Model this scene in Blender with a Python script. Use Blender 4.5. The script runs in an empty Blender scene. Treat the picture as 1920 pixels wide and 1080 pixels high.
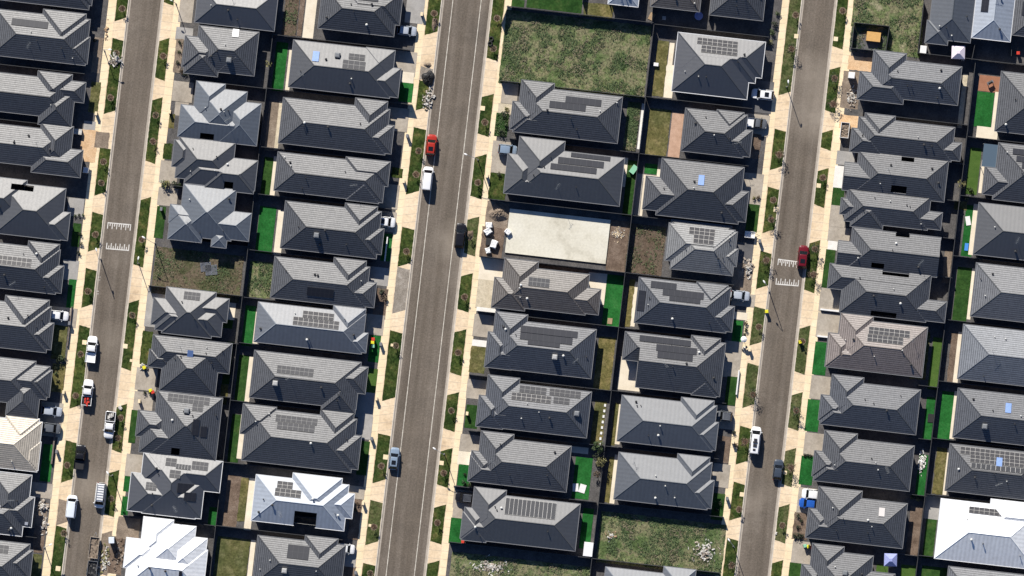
import bpy, bmesh, math, random
from math import radians, cos, sin, tan, pi
from mathutils import Vector, Matrix
random.seed(7)
SC = bpy.context.scene
COL = SC.collection
S = 0.1                      # metres per photo pixel
TH = radians(6.5)            # the street grid is turned this much
CT, ST = cos(TH), sin(TH)
CAMH = 1000.0
GZ = 0.12                    # top of the kerbed ground
PITCH = tan(radians(25.0))
EAVE = 2.75

def W(px, py, h=0.0):
    k = (CAMH - h) / CAMH * S
    return ((px - 960) * k, (540 - py) * k)
def RECT(x, y, w, h):        # turned rectangle from its upper left corner -> four photo points
    return [(x, y), (x + w*CT, y + w*ST), (x + w*CT - h*ST, y + w*ST + h*CT), (x - h*ST, y + h*CT)]
ORD = ['zeroth','first','second','third','fourth','fifth','sixth','seventh','eighth','ninth','tenth','eleventh','twelfth','thirteenth','fourteenth','fifteenth','sixteenth']

# ------------------------------------------------------------------ materials
def mat(name):
    m = bpy.data.materials.new(name); m.use_nodes = True
    nt = m.node_tree
    return m, nt, nt.nodes['Principled BSDF']
def N(nt, t, **kw):
    n = nt.nodes.new(t)
    for k, v in kw.items():
        if k in n.inputs: n.inputs[k].default_value = v
        else: setattr(n, k, v)
    return n
def L(nt, a, b): nt.links.new(a, b)
def c4(c): return (c[0], c[1], c[2], 1)
def ramp(nt, src, stops):
    r = nt.nodes.new('ShaderNodeValToRGB')
    e = r.color_ramp.elements
    while len(e) < len(stops): e.new(0.5)
    for i, (p, c) in enumerate(stops):
        e[i].position = p; e[i].color = c4(c)
    L(nt, src, r.inputs[0]); return r.outputs[0]
def mix(nt, f, a, b, mode='MIX'):
    n = nt.nodes.new('ShaderNodeMix'); n.data_type = 'RGBA'; n.blend_type = mode
    for i, v in ((0, f), (6, a), (7, b)):
        if isinstance(v, (int, float)): n.inputs[i].default_value = v
        elif isinstance(v, tuple): n.inputs[i].default_value = c4(v)
        else: L(nt, v, n.inputs[i])
    return n.outputs[2]
def objco(nt): return nt.nodes.new('ShaderNodeTexCoord').outputs['Object']
def worldco(nt):
    return nt.nodes.new('ShaderNodeNewGeometry').outputs['Position']
def noise(nt, co, scale, detail=4, rough=0.6, out=0):
    n = N(nt, 'ShaderNodeTexNoise'); n.inputs['Scale'].default_value = scale
    n.inputs['Detail'].default_value = detail; n.inputs['Roughness'].default_value = rough
    L(nt, co, n.inputs['Vector']); return n.outputs[out]
def bump(nt, h, b, strength, dist=0.05):
    n = N(nt, 'ShaderNodeBump'); n.inputs['Strength'].default_value = strength; n.inputs['Distance'].default_value = dist
    L(nt, h, n.inputs['Height']); L(nt, n.outputs[0], b.inputs['Normal'])
def mul(nt, a, b, op='MULTIPLY'):
    n = N(nt, 'ShaderNodeMath'); n.operation = op
    for i, v in ((0, a), (1, b)):
        if isinstance(v, (int, float)): n.inputs[i].default_value = v
        else: L(nt, v, n.inputs[i])
    return n.outputs[0]

def m_plain(name, c, rough=0.6, metal=0.0, spec=0.5, var=0.0, scale=3.0):
    m, nt, b = mat(name)
    b.inputs['Base Color'].default_value = c4(c); b.inputs['Roughness'].default_value = rough
    b.inputs['Metallic'].default_value = metal; b.inputs['Specular IOR Level'].default_value = spec
    if var:
        f = noise(nt, objco(nt), scale)
        col = ramp(nt, f, [(0.3, tuple(x*(1-var) for x in c)), (0.7, tuple(min(1, x*(1+var)) for x in c))])
        L(nt, col, b.inputs['Base Color'])
    return m
def m_ground(name, stops, scale=0.6, fine=9.0, famt=0.35, bmp=0.3, rough=0.9, grain=0.0, low=None):
    """broad patches from `stops`, broken by a finer grain"""
    m, nt, b = mat(name); co = worldco(nt)
    f = noise(nt, co, scale, 6, 0.65)
    col = ramp(nt, f, stops)
    g = noise(nt, co, fine, 3, 0.7)
    gg = ramp(nt, g, [(0.3, (1-famt,)*3), (0.7, (1+famt,)*3)])
    col = mix(nt, 1.0, col, gg, 'MULTIPLY')
    if grain:
        v = N(nt, 'ShaderNodeTexWhiteNoise'); 
        sn = N(nt, 'ShaderNodeVectorMath'); sn.operation = 'SNAP'; sn.inputs[1].default_value = (0.16, 0.16, 10)
        L(nt, co, sn.inputs[0]); L(nt, sn.outputs[0], v.inputs['Vector'])
        gr = ramp(nt, v.outputs['Value'], [(0, (1-grain,)*3), (1, (1+grain,)*3)])
        col = mix(nt, 1.0, col, gr, 'MULTIPLY')
    L(nt, col, b.inputs['Base Color'])
    b.inputs['Roughness'].default_value = rough; b.inputs['Specular IOR Level'].default_value = 0.06
    if low:
        lf = noise(nt, co, 0.07, 3, 0.6)
        col = mix(nt, 1.0, col, ramp(nt, lf, [(.36, low[0]), (.64, low[1])]), 'MULTIPLY'); L(nt, col, b.inputs['Base Color'])
    if bmp: bump(nt, g, b, bmp, 0.06)
    return m

def m_roof_tile(name, c, rough=0.57, spec=0.62, course=0.42, ior=1.95):
    m, nt, b = mat(name)
    uv = nt.nodes.new('ShaderNodeTexCoord').outputs['UV']
    sep = N(nt, 'ShaderNodeSeparateXYZ'); L(nt, uv, sep.inputs[0])
    fr = mul(nt, mul(nt, sep.outputs[1], 1/course), 1.0, 'MODULO')            # 0 at the lower edge of a course
    cx = mul(nt, mul(nt, sep.outputs[0], 1/0.30), 1.0, 'FRACT'); cx = mul(nt, mul(nt, cx, 0.5, 'SUBTRACT'), 0, 'ABSOLUTE')
    gap = ramp(nt, fr, [(0.0, (1,)*3), (0.10, (1,)*3), (0.22, (0,)*3)])       # open front edge of the tiles
    side = ramp(nt, cx, [(0.40, (0,)*3), (0.48, (.28,)*3)])                    # side laps
    g = mix(nt, 1.0, gap, side, 'LIGHTEN')
    # tile to tile tone, batch to batch tone, weathering
    fl = N(nt, 'ShaderNodeVectorMath'); fl.operation = 'SNAP'; fl.inputs[1].default_value = (0.30, course, 1); L(nt, uv, fl.inputs[0])
    wn = N(nt, 'ShaderNodeTexWhiteNoise'); wn.noise_dimensions = '2D'; L(nt, fl.outputs[0], wn.inputs['Vector'])
    tone = ramp(nt, wn.outputs['Value'], [(0, (0.92,)*3), (1, (1.08,)*3)])
    f = noise(nt, worldco(nt), 0.9, 6, 0.7)
    wv = ramp(nt, f, [(0.28, (0.86,)*3), (0.72, (1.14,)*3)])
    col = mix(nt, 1.0, mix(nt, 1.0, c, tone, 'MULTIPLY'), wv, 'MULTIPLY')
    col = mix(nt, g, col, tuple(x*0.12 for x in c))
    L(nt, col, b.inputs['Base Color'])
    L(nt, mul(nt, mul(nt, f, 0.12), rough-0.06, 'ADD'), b.inputs['Roughness'])
    inv = mul(nt, mul(nt, g, -0.95), 1.0, 'ADD'); sp = mul(nt, inv, spec)
    sp = mul(nt, sp, mul(nt, mul(nt, wn.outputs['Value'], 0.16), 0.92, 'ADD'))
    L(nt, sp, b.inputs['Specular IOR Level'])
    b.inputs['IOR'].default_value = ior
    bump(nt, mul(nt, 1.0, fr, 'SUBTRACT'), b, 0.2, 0.03)
    return m
def m_roof_metal(name, c, rough=0.53, spec=0.66, rib=0.76, ior=1.95, met=0.0):
    m, nt, b = mat(name)
    uv = nt.nodes.new('ShaderNodeTexCoord').outputs['UV']
    sep = N(nt, 'ShaderNodeSeparateXYZ'); L(nt, uv, sep.inputs[0])
    s = mul(nt, mul(nt, sep.outputs[0], 2*pi/rib), 0, 'ADD'); s = mul(nt, s, 0, 'SINE')
    s2 = mul(nt, mul(nt, sep.outputs[0], 2*pi/0.19), 0, 'SINE')
    f = noise(nt, worldco(nt), 1.3, 5, 0.65)
    wv = ramp(nt, f, [(0.3, (0.88,)*3), (0.7, (1.1,)*3)])
    st = ramp(nt, mul(nt, mul(nt, s, 0.5), 0.5, 'ADD'), [(0.0, (0.93,)*3), (1.0, (1.08,)*3)])
    col = mix(nt, 1.0, mix(nt, 1.0, c, wv, 'MULTIPLY'), st, 'MULTIPLY')
    L(nt, col, b.inputs['Base Color'])
    f2 = noise(nt, worldco(nt), 3, 4, 0.6)
    L(nt, mul(nt, mul(nt, f2, 0.14), rough-0.07, 'ADD'), b.inputs['Roughness'])
    b.inputs['Specular IOR Level'].default_value = spec; b.inputs['IOR'].default_value = ior; b.inputs['Metallic'].default_value = met
    bump(nt, mul(nt, mul(nt, s, 0.5), s2, 'ADD'), b, 0.12, 0.02)
    return m
def m_solar(name, c, line, pw, ph, rough=0.35, dot=0.0):
    m, nt, b = mat(name)
    uv = nt.nodes.new('ShaderNodeTexCoord').outputs['UV']
    br = N(nt, 'ShaderNodeTexBrick'); br.offset = 0.0
    br.inputs['Color1'].default_value = c4(c); br.inputs['Color2'].default_value = c4(tuple(x*1.12 for x in c)); br.inputs['Mortar'].default_value = c4(line)
    br.inputs['Scale'].default_value = 1; br.inputs['Brick Width'].default_value = pw; br.inputs['Row Height'].default_value = ph
    br.inputs['Mortar Size'].default_value = 0.022; br.inputs['Mortar Smooth'].default_value = 0.1
    L(nt, uv, br.inputs['Vector'])
    L(nt, br.outputs['Color'], b.inputs['Base Color'])
    b.inputs['Roughness'].default_value = rough; b.inputs['Specular IOR Level'].default_value = 0.22
    return m

M = {}
# roofs
M['char']  = m_roof_tile('charcoal tile', (0.029, 0.033, 0.043))
M['char2'] = m_roof_tile('slate tile', (0.043, 0.047, 0.057))
M['blue']  = m_roof_tile('blue grey tile', (0.044, 0.051, 0.067))
M['brown'] = m_roof_tile('brown grey tile', (0.098, 0.085, 0.075))
M['brown2']= m_roof_tile('taupe tile', (0.20, 0.165, 0.15))
M['lblue'] = m_roof_tile('pale blue tile', (0.150, 0.165, 0.19))
M['lgrey'] = m_roof_tile('light grey tile', (0.16, 0.165, 0.17))
M['cream'] = m_roof_tile('cream tile', (0.55, 0.49, 0.40), spec=0.5)
M['mdark'] = m_roof_metal('dark metal sheet', (0.026, 0.029, 0.038), spec=.72)
M['mgrey'] = m_roof_metal('grey metal sheet', (0.042, 0.045, 0.052), spec=.58)
M['mpale'] = m_roof_metal('pale metal sheet', (0.30, 0.34, 0.40), spec=.7)
M['mblue'] = m_roof_metal('blue metal sheet', (0.085, 0.100, 0.122), spec=.55)
M['mwhite']= m_roof_metal('white metal sheet', (0.80, 0.82, 0.84), spec=0.5)
CAP = {k: m_plain(k + ' cap', c, 0.55, 0, 0.7) for k, c in dict(char=(.04,.042,.048), char2=(.05,.052,.058), blue=(.05,.055,.064), brown=(.07,.06,.054), brown2=(.13,.11,.1),
       lblue=(.11,.12,.14), lgrey=(.12,.122,.126), cream=(.6,.53,.42), mdark=(.045,.05,.06), mgrey=(.06,.063,.068), mpale=(.36,.4,.46), mblue=(.14,.16,.19), mwhite=(.8,.82,.84)).items()}
M['gutter'] = m_plain('gutter', (.20, .205, .215), .35, 0, .8)
M['gutterw'] = m_plain('white gutter', (.72, .73, .74), .4, 0, .6)
M['wall'] = m_plain('wall render', (.42, .38, .33), .85, var=.15)
M['wallw'] = m_plain('pale wall render', (.66, .65, .62), .85, var=.1)
M['walld'] = m_plain('brick wall', (.16, .13, .115), .9, var=.3)
M['solar_k'] = m_solar('black solar', (.024, .026, .034), (.05, .052, .06), 1.0, 1.65)
M['solar_g'] = m_solar('grey solar', (.055, .056, .062), (.26, .26, .25), 1.0, 0.7)
M['solar_w'] = m_solar('framed solar', (.055, .055, .06), (.50, .49, .46), 0.9, 0.62)
M['solar_t'] = m_solar('tall solar', (.05, .052, .058), (.7, .69, .66), 0.85, 3.2)
M['frame'] = m_plain('panel frame', (.3, .3, .3), .4, .6)
M['skyl'] = m_plain('blue heater glass', (.20, .31, .58), .3, var=.12)
M['skylw'] = m_plain('white skylight', (.8, .8, .8), .3)
M['ac'] = m_plain('cooler plastic', (.20, .21, .22), .55, var=.1)
M['acl'] = m_plain('pale cooler plastic', (.42, .42, .41), .55)
M['vent'] = m_plain('vent dark', (.03, .03, .033), .6)
M['ventl'] = m_plain('vent pale', (.65, .65, .62), .5)
M['steel'] = m_plain('galvanised steel', (.4, .41, .42), .4, .7)
# ground
M['soil'] = m_ground('soil', [(.3, (.075, .072, .072)), (.55, (.115, .110, .108)), (.75, (.16, .145, .13))], .5, 5, .35)
M['asph'] = None
M['verge'] = m_ground('pale concrete', [(.25, (.50, .375, .25)), (.40, (.70, .545, .365)), (.6, (.79, .635, .445)), (.75, (.85, .71, .52))], .22, 2.2, .13, .05)
M['path'] = m_ground('footpath concrete', [(.25, (.74, .59, .38)), (.5, (.84, .69, .46)), (.72, (.89, .76, .54))], .4, 5, .07, .05)
M['cream_p'] = m_ground('cream concrete', [(.3, (.68, .60, .47)), (.7, (.82, .74, .60))], .5, 5, .06, .05)
M['drive'] = m_ground('driveway concrete', [(.25, (.29, .255, .21)), (.5, (.40, .355, .295)), (.75, (.47, .425, .36))], .3, 2.5, .13, .05)
M['grey_p'] = m_ground('grey concrete', [(.3, (.30, .29, .275)), (.7, (.42, .405, .385))], .5, 5, .10, .05)
M['dgrey'] = m_ground('dark aggregate', [(.3, (.10, .10, .105)), (.7, (.16, .155, .155))], .6, 8, .15, .05)
M['white_p'] = m_ground('white stone', [(.3, (.70, .68, .63)), (.7, (.84, .82, .78))], .8, 8, .12, .2)
M['brick_p'] = m_ground('pink paving', [(.3, (.42, .27, .19)), (.7, (.56, .38, .28))], .8, 7, .15, .1)
M['deck'] = m_ground('timber deck', [(.3, (.30, .14, .085)), (.7, (.38, .19, .12))], .6, 6, .12, .1)
M['orange'] = m_ground('orange sand', [(.3, (.52, .33, .18)), (.55, (.66, .46, .28)), (.75, (.62, .47, .33))], .5, 5, .2, .3)
M['dirt'] = m_ground('bare dirt', [(.3, (.17, .135, .105)), (.55, (.25, .20, .155)), (.75, (.36, .30, .24))], .55, 5, .3, .4)
M['brown_s'] = m_ground('brown soil', [(.3, (.10, .072, .054)), (.5, (.17, .125, .095)), (.75, (.25, .195, .155))], .6, 5, .35, .5)
M['gravel'] = m_ground('pale gravel', [(.3, (.46, .40, .29)), (.7, (.66, .58, .44))], 1.2, 10, .3, .5)
M['lawn'] = m_ground('verge grass', [(.30, (.015, .030, .008)), (.44, (.030, .052, .014)), (.56, (.052, .073, .022)), (.70, (.120, .110, .047))], .55, 3.0, .62, .6, low=((.72, .80, .75), (1.55, 1.30, 1.2)))
M['turf'] = m_ground('bright turf', [(.3, (.013, .088, .018)), (.55, (.020, .130, .028)), (.78, (.045, .160, .045))], .45, 3.5, .3, .3, low=((.75, .78, .8), (1.2, 1.12, 1.15)))
M['turfd'] = m_ground('green turf', [(.3, (.016, .048, .012)), (.55, (.028, .075, .018)), (.75, (.060, .095, .030))], .5, 3, .35, .3, low=((.8, .85, .85), (1.4, 1.2, 1.2)))
M['dry'] = m_ground('dry lawn', [(.28, (.075, .078, .028)), (.5, (.125, .12, .048)), (.72, (.22, .19, .095))], .6, 3, .45, .5, low=((.7, .8, .8), (1.3, 1.15, 1.1)))
M['lime'] = m_ground('lime lawn', [(.3, (.05, .105, .022)), (.7, (.085, .145, .035))], .5, 8, .3, .4)
M['weed'] = m_ground('weedy ground', [(.28, (.045, .075, .026)), (.40, (.10, .14, .055)), (.51, (.20, .185, .11)), (.58, (.12, .155, .062)), (.74, (.34, .29, .205))], .20, 3.0, .55, .8)
M['weedb'] = m_ground('weedy soil', [(.26, (.050, .055, .026)), (.42, (.12, .088, .064)), (.60, (.13, .10, .075)), (.75, (.06, .07, .03))], .30, 3.5, .45, .8)
M['weedc'] = m_ground('weedy yard', [(.28, (.040, .055, .022)), (.42, (.085, .085, .045)), (.54, (.135, .105, .075)), (.66, (.075, .095, .04)), (.78, (.19, .155, .11))], .22, 3.0, .5, .8)
M['mulch'] = m_ground('mulch', [(.3, (.055, .032, .022)), (.7, (.14, .085, .06))], 3, 12, .4, .6)
M['rim'] = m_ground('mulch rim', [(.3, (.12, .10, .065)), (.7, (.25, .20, .14))], 3, 12, .4, .6)

def road_mat():
    m, nt, b = mat('asphalt'); co = worldco(nt)
    # lay the wear along the carriageway
    mp = N(nt, 'ShaderNodeMapping'); mp.inputs['Rotation'].default_value = (0, 0, TH); L(nt, co, mp.inputs[0])
    st = N(nt, 'ShaderNodeMapping'); st.inputs['Scale'].default_value = (1.0, 0.035, 1); L(nt, mp.outputs[0], st.inputs[0])
    f = noise(nt, st.outputs[0], 0.9, 5, 0.6)
    col = ramp(nt, f, [(.28, (.110, .090, .070)), (.5, (.146, .122, .098)), (.72, (.184, .156, .128))])
    g = noise(nt, co, 0.25, 6, .65)
    col = mix(nt, 1, col, ramp(nt, g, [(.3, (.86,)*3), (.7, (1.13, 1.12, 1.11))]), 'MULTIPLY')
    v = N(nt, 'ShaderNodeTexNoise'); v.inputs['Scale'].default_value = 3.2; v.inputs['Detail'].default_value = 4; v.inputs['Roughness'].default_value = .9
    L(nt, co, v.inputs['Vector'])
    col = mix(nt, 1, col, ramp(nt, v.outputs[0], [(.36, (.72,)*3), (.64, (1.30,)*3)]), 'MULTIPLY')
    # dusty patches brought out of building sites
    d = noise(nt, co, 0.085, 7, .7)
    df = ramp(nt, d, [(.56, (0, 0, 0)), (.74, (.55,)*3)])
    col = mix(nt, df, col, (.30, .26, .215))
    # site dust tracked out at known spots: broken by noise, lying where the trucks turn
    dn = noise(nt, co, .55, 7, .75); acc = None
    for (px, py, r, a) in ((1536, 215, 6.5, .75), (1530, 140, 5, .6), (850, 455, 5, .6), (868, 520, 4, .4), (160, 905, 5, .55), (212, 640, 4.5, .35), (905, 60, 4, -.55), (812, 300, 3, -.3), (1420, 930, 4, .3), (890, 260, 4, .25)):
        dv = N(nt, 'ShaderNodeVectorMath'); dv.operation = 'DISTANCE'; L(nt, co, dv.inputs[0]); dv.inputs[1].default_value = ((px-960)*.1, (540-py)*.1, 0)
        k = mul(nt, mul(nt, dv.outputs['Value'], -1/r), 1.0, 'ADD'); k = mul(nt, k, 0, 'MAXIMUM')
        k = mul(nt, mul(nt, mul(nt, k, 1.6), dn), a)
        acc = k if acc is None else mul(nt, acc, k, 'ADD')
    col = mix(nt, mul(nt, mul(nt, acc, 0, 'MAXIMUM'), .85, 'MINIMUM'), col, (.34, .295, .24))
    col = mix(nt, mul(nt, mul(nt, mul(nt, acc, -1.0), 0, 'MAXIMUM'), .7, 'MINIMUM'), col, (.06, .053, .046))
    L(nt, col, b.inputs['Base Color']); b.inputs['Roughness'].default_value = .85; b.inputs['Specular IOR Level'].default_value = .3
    bump(nt, v.outputs[0], b, .3, .02)
    return m
M['asph'] = road_mat()
M['paint'] = m_ground('road paint', [(.3, (.50, .48, .44)), (.6, (.72, .70, .66))], 1.4, 9, .2, .05)
M['paintl'] = m_ground('worn line paint', [(.3, (.36, .33, .28)), (.6, (.66, .62, .54))], 1.0, 6, .3, .05)
M['kerb'] = m_ground('kerb concrete', [(.3, (.50, .45, .38)), (.7, (.66, .60, .52))], .8, 7, .12, .05)
M['chan'] = m_ground('channel concrete', [(.3, (.34, .30, .25)), (.7, (.46, .41, .35))], .8, 7, .12, .05)
M['fence'] = m_plain('fence steel', (.028, .030, .034), .5, 0, .4, var=.1)
M['fencet'] = m_plain('fence cap steel', (.06, .062, .066), .5, 0, .4)
M['wood'] = m_plain('timber', (.36, .25, .15), .8, var=.25, scale=5)
M['bark'] = m_plain('bark', (.10, .07, .05), .9, var=.3, scale=9)
M['leaf'] = m_plain('leaves', (.045, .075, .022), .7, var=.4, scale=2.5)
M['leafr'] = m_plain('russet leaves', (.085, .058, .034), .7, var=.4, scale=4)
M['leafd'] = m_plain('dark leaves', (.022, .032, .014), .7, var=.4, scale=3)
M['leafy'] = m_plain('dry leaves', (.17, .16, .06), .7, var=.4, scale=3)
M['wd_g'] = m_plain('weed green', (.135, .195, .085), .8, var=.35, scale=1.2); M['wd_d'] = m_plain('weed dark', (.060, .105, .038), .8, var=.3, scale=1.2); M['wd_t'] = m_plain('weed straw', (.28, .245, .165), .8, var=.3, scale=1.2)
M['tyre'] = m_plain('tyre rubber', (.02, .02, .021), .85)
M['alloy'] = m_plain('wheel alloy', (.45, .45, .46), .35, .8)
M['glass'] = m_plain('car glass', (.012, .014, .018), .12, 0, .6)
M['black_pl'] = m_plain('black plastic', (.02, .02, .022), .6)
M['lamp_c'] = m_plain('lamp lens', (.7, .7, .68), .2)
M['lamp_r'] = m_plain('red lens', (.45, .02, .02), .25)
def paintm(name, c, rough=.25): return m_plain(name, c, rough, 0, .6)
M['p_white'] = paintm('white car paint', (.80, .81, .82)); M['p_black'] = paintm('black car paint', (.012, .012, .015))
M['p_silver'] = paintm('silver car paint', (.42, .46, .52)); M['p_grey'] = paintm('grey car paint', (.12, .13, .145))
M['p_red'] = paintm('red car paint', (.38, .03, .018)); M['p_maroon'] = paintm('maroon car paint', (.14, .008, .015))
M['p_blue'] = paintm('blue car paint', (.02, .10, .42)); M['p_steel'] = paintm('steel blue car paint', (.22, .29, .38)); M['p_navy'] = paintm('dark blue car paint', (.05, .065, .09))
M['p_ice'] = paintm('ice blue van paint', (.72, .77, .84))
M['b_white'] = m_plain('white plastic', (.80, .80, .79), .5, var=.08); M['b_green'] = m_plain('bin green', (.02, .06, .03), .5)
M['l_yellow'] = m_plain('yellow lid', (.75, .68, .03), .45); M['l_red'] = m_plain('red lid', (.60, .05, .03), .45); M['l_teal'] = m_plain('lime lid', (.25, .55, .36), .45)
M['bluec'] = m_plain('blue canvas', (.30, .34, .62), .8, var=.12); M['pinkc'] = m_plain('pale pink canvas', (.76, .68, .76), .8, var=.06)
M['orangeb'] = m_plain('orange ply', (.62, .36, .12), .6, var=.1); M['tarp'] = m_plain('black tarp', (.016, .017, .020), .55, var=.3)
M['bluep'] = m_plain('blue plastic', (.06, .26, .72), .5); M['tealp'] = m_plain('teal plastic', (.16, .28, .32), .5)
M['rubble'] = m_plain('rubble', (.34, .29, .24), .9, var=.4, scale=2); M['mortar'] = m_plain('white plaster scraps', (.55, .53, .49), .8, var=.3, scale=3)
M['glassroof'] = m_plain('tinted patio sheet', (.09, .13, .17), .25, 0, .5)

# ------------------------------------------------------------------ mesh helpers
def mesh_obj(name, bm, mats, parent=None, loc=None, rz=None, smooth=False):
    me = bpy.data.meshes.new(name)
    bm.to_mesh(me); bm.free()
    for m in (mats if isinstance(mats, (list, tuple)) else [mats]): me.materials.append(m)
    if smooth:
        for p in me.polygons: p.use_smooth = True
    o = bpy.data.objects.new(name, me); COL.objects.link(o)
    if parent: o.parent = parent
    if loc is not None: o.location = loc
    if rz is not None: o.rotation_euler = (0, 0, rz)
    return o
def tag(o, label, cat, group=None):
    o['label'] = label; o['category'] = cat
    if group: o['group'] = group
    return o
def thing(name, label, cat, loc=(0,0,0), rz=0, group=None):
    o = bpy.data.objects.new(name, None); COL.objects.link(o)
    o.location = loc; o.rotation_euler = (0, 0, rz); o.empty_display_size = .3
    return tag(o, label, cat, group)
def bx(bm, x0, x1, y0, y1, z0, z1, taper=0.0, mi=0):
    t = taper
    v = [bm.verts.new(p) for p in ((x0,y0,z0),(x1,y0,z0),(x1,y1,z0),(x0,y1,z0),(x0+t,y0+t,z1),(x1-t,y0+t,z1),(x1-t,y1-t,z1),(x0+t,y1-t,z1))]
    for f in ((0,3,2,1),(4,5,6,7),(0,1,5,4),(1,2,6,5),(2,3,7,6),(3,0,4,7)):
        bm.faces.new([v[i] for i in f]).material_index = mi
    return v
def tube(bm, p0, p1, r0, r1, n=7, mi=0):
    p0, p1 = Vector(p0), Vector(p1); d = (p1-p0)
    if d.length < 1e-6: return
    q = d.to_track_quat('Z', 'Y').to_matrix()
    a = [bm.verts.new(p0 + q @ Vector((r0*cos(2*pi*i/n), r0*sin(2*pi*i/n), 0))) for i in range(n)]
    b = [bm.verts.new(p1 + q @ Vector((r1*cos(2*pi*i/n), r1*sin(2*pi*i/n), 0))) for i in range(n)]
    for i in range(n):
        bm.faces.new((a[i], a[(i+1)%n], b[(i+1)%n], b[i])).material_index = mi
    bm.faces.new(list(reversed(a))).material_index = mi; bm.faces.new(b).material_index = mi
def structure(name, bm, m, kind='structure'):
    o = mesh_obj(name, bm, m); o['kind'] = kind; return o
def sheet_pts(name, pts, z, m, kind='structure'):
    bm = bmesh.new()
    vs = [bm.verts.new((*W(*p), z)) for p in pts]
    f = bm.faces.new(vs)
    if f.normal.z < 0 or True:
        f.normal_update()
        if f.normal.z < 0: bmesh.ops.reverse_faces(bm, faces=[f])
    return structure(name, bm, m, kind)
_pi = [0]
def patch(kind, x, y, w, h, jag=0.0):
    names = dict(lawn='lawn', turf='lawn', turfd='lawn', dry='lawn', lime='lawn', drive='driveway', grey_p='driveway', dgrey='driveway', cream_p='path', white_p='path',
                 brick_p='path', deck='deck', orange='bare_ground', dirt='bare_ground', brown_s='garden_bed', gravel='garden_bed', weed='vacant_ground', weedb='vacant_ground', weedc='vacant_ground', soil='garden_bed', verge='pavement')
    _pi[0] += 1
    z = GZ + .008 + (_pi[0] % 13) * .004
    pts = RECT(x, y, w, h)
    if jag:                       # ragged outline for soil and rough grass
        r = random.Random(_pi[0]); out = []
        for i in range(4):
            a, b = pts[i], pts[(i+1)%4]; n = max(3, int(math.dist(a, b)/5))
            for k in range(n):
                t = k/n; out.append((a[0]+(b[0]-a[0])*t + r.uniform(-jag, jag), a[1]+(b[1]-a[1])*t + r.uniform(-jag, jag)))
        pts = out
    return sheet_pts(names[kind], pts, z, M[kind])
M['lawn2'] = m_ground('dry verge grass', [(.28, (.035, .052, .016)), (.46, (.062, .080, .028)), (.62, (.11, .11, .05)), (.78, (.20, .18, .10))], .55, 3.0, .6, .6)
M['dirtp'] = M['dirt']; M['mulchp'] = M['brown_s']; M['kerbp'] = M['path']
M['mortarp'] = m_ground('scraped verge', [(.3, (.20, .175, .145)), (.55, (.30, .265, .225)), (.75, (.45, .41, .36))], .7, 6, .35, .4)
M['slab'] = m_ground('slab concrete', [(.28, (.26, .24, .19)), (.36, (.52, .49, .40)), (.46, (.65, .62, .52)), (.75, (.74, .72, .63))], .13, 2.4, .09, .05)
SUN_E, SUN_EL, SKY, EXPO = 4.9, 34, .055, .48
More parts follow.
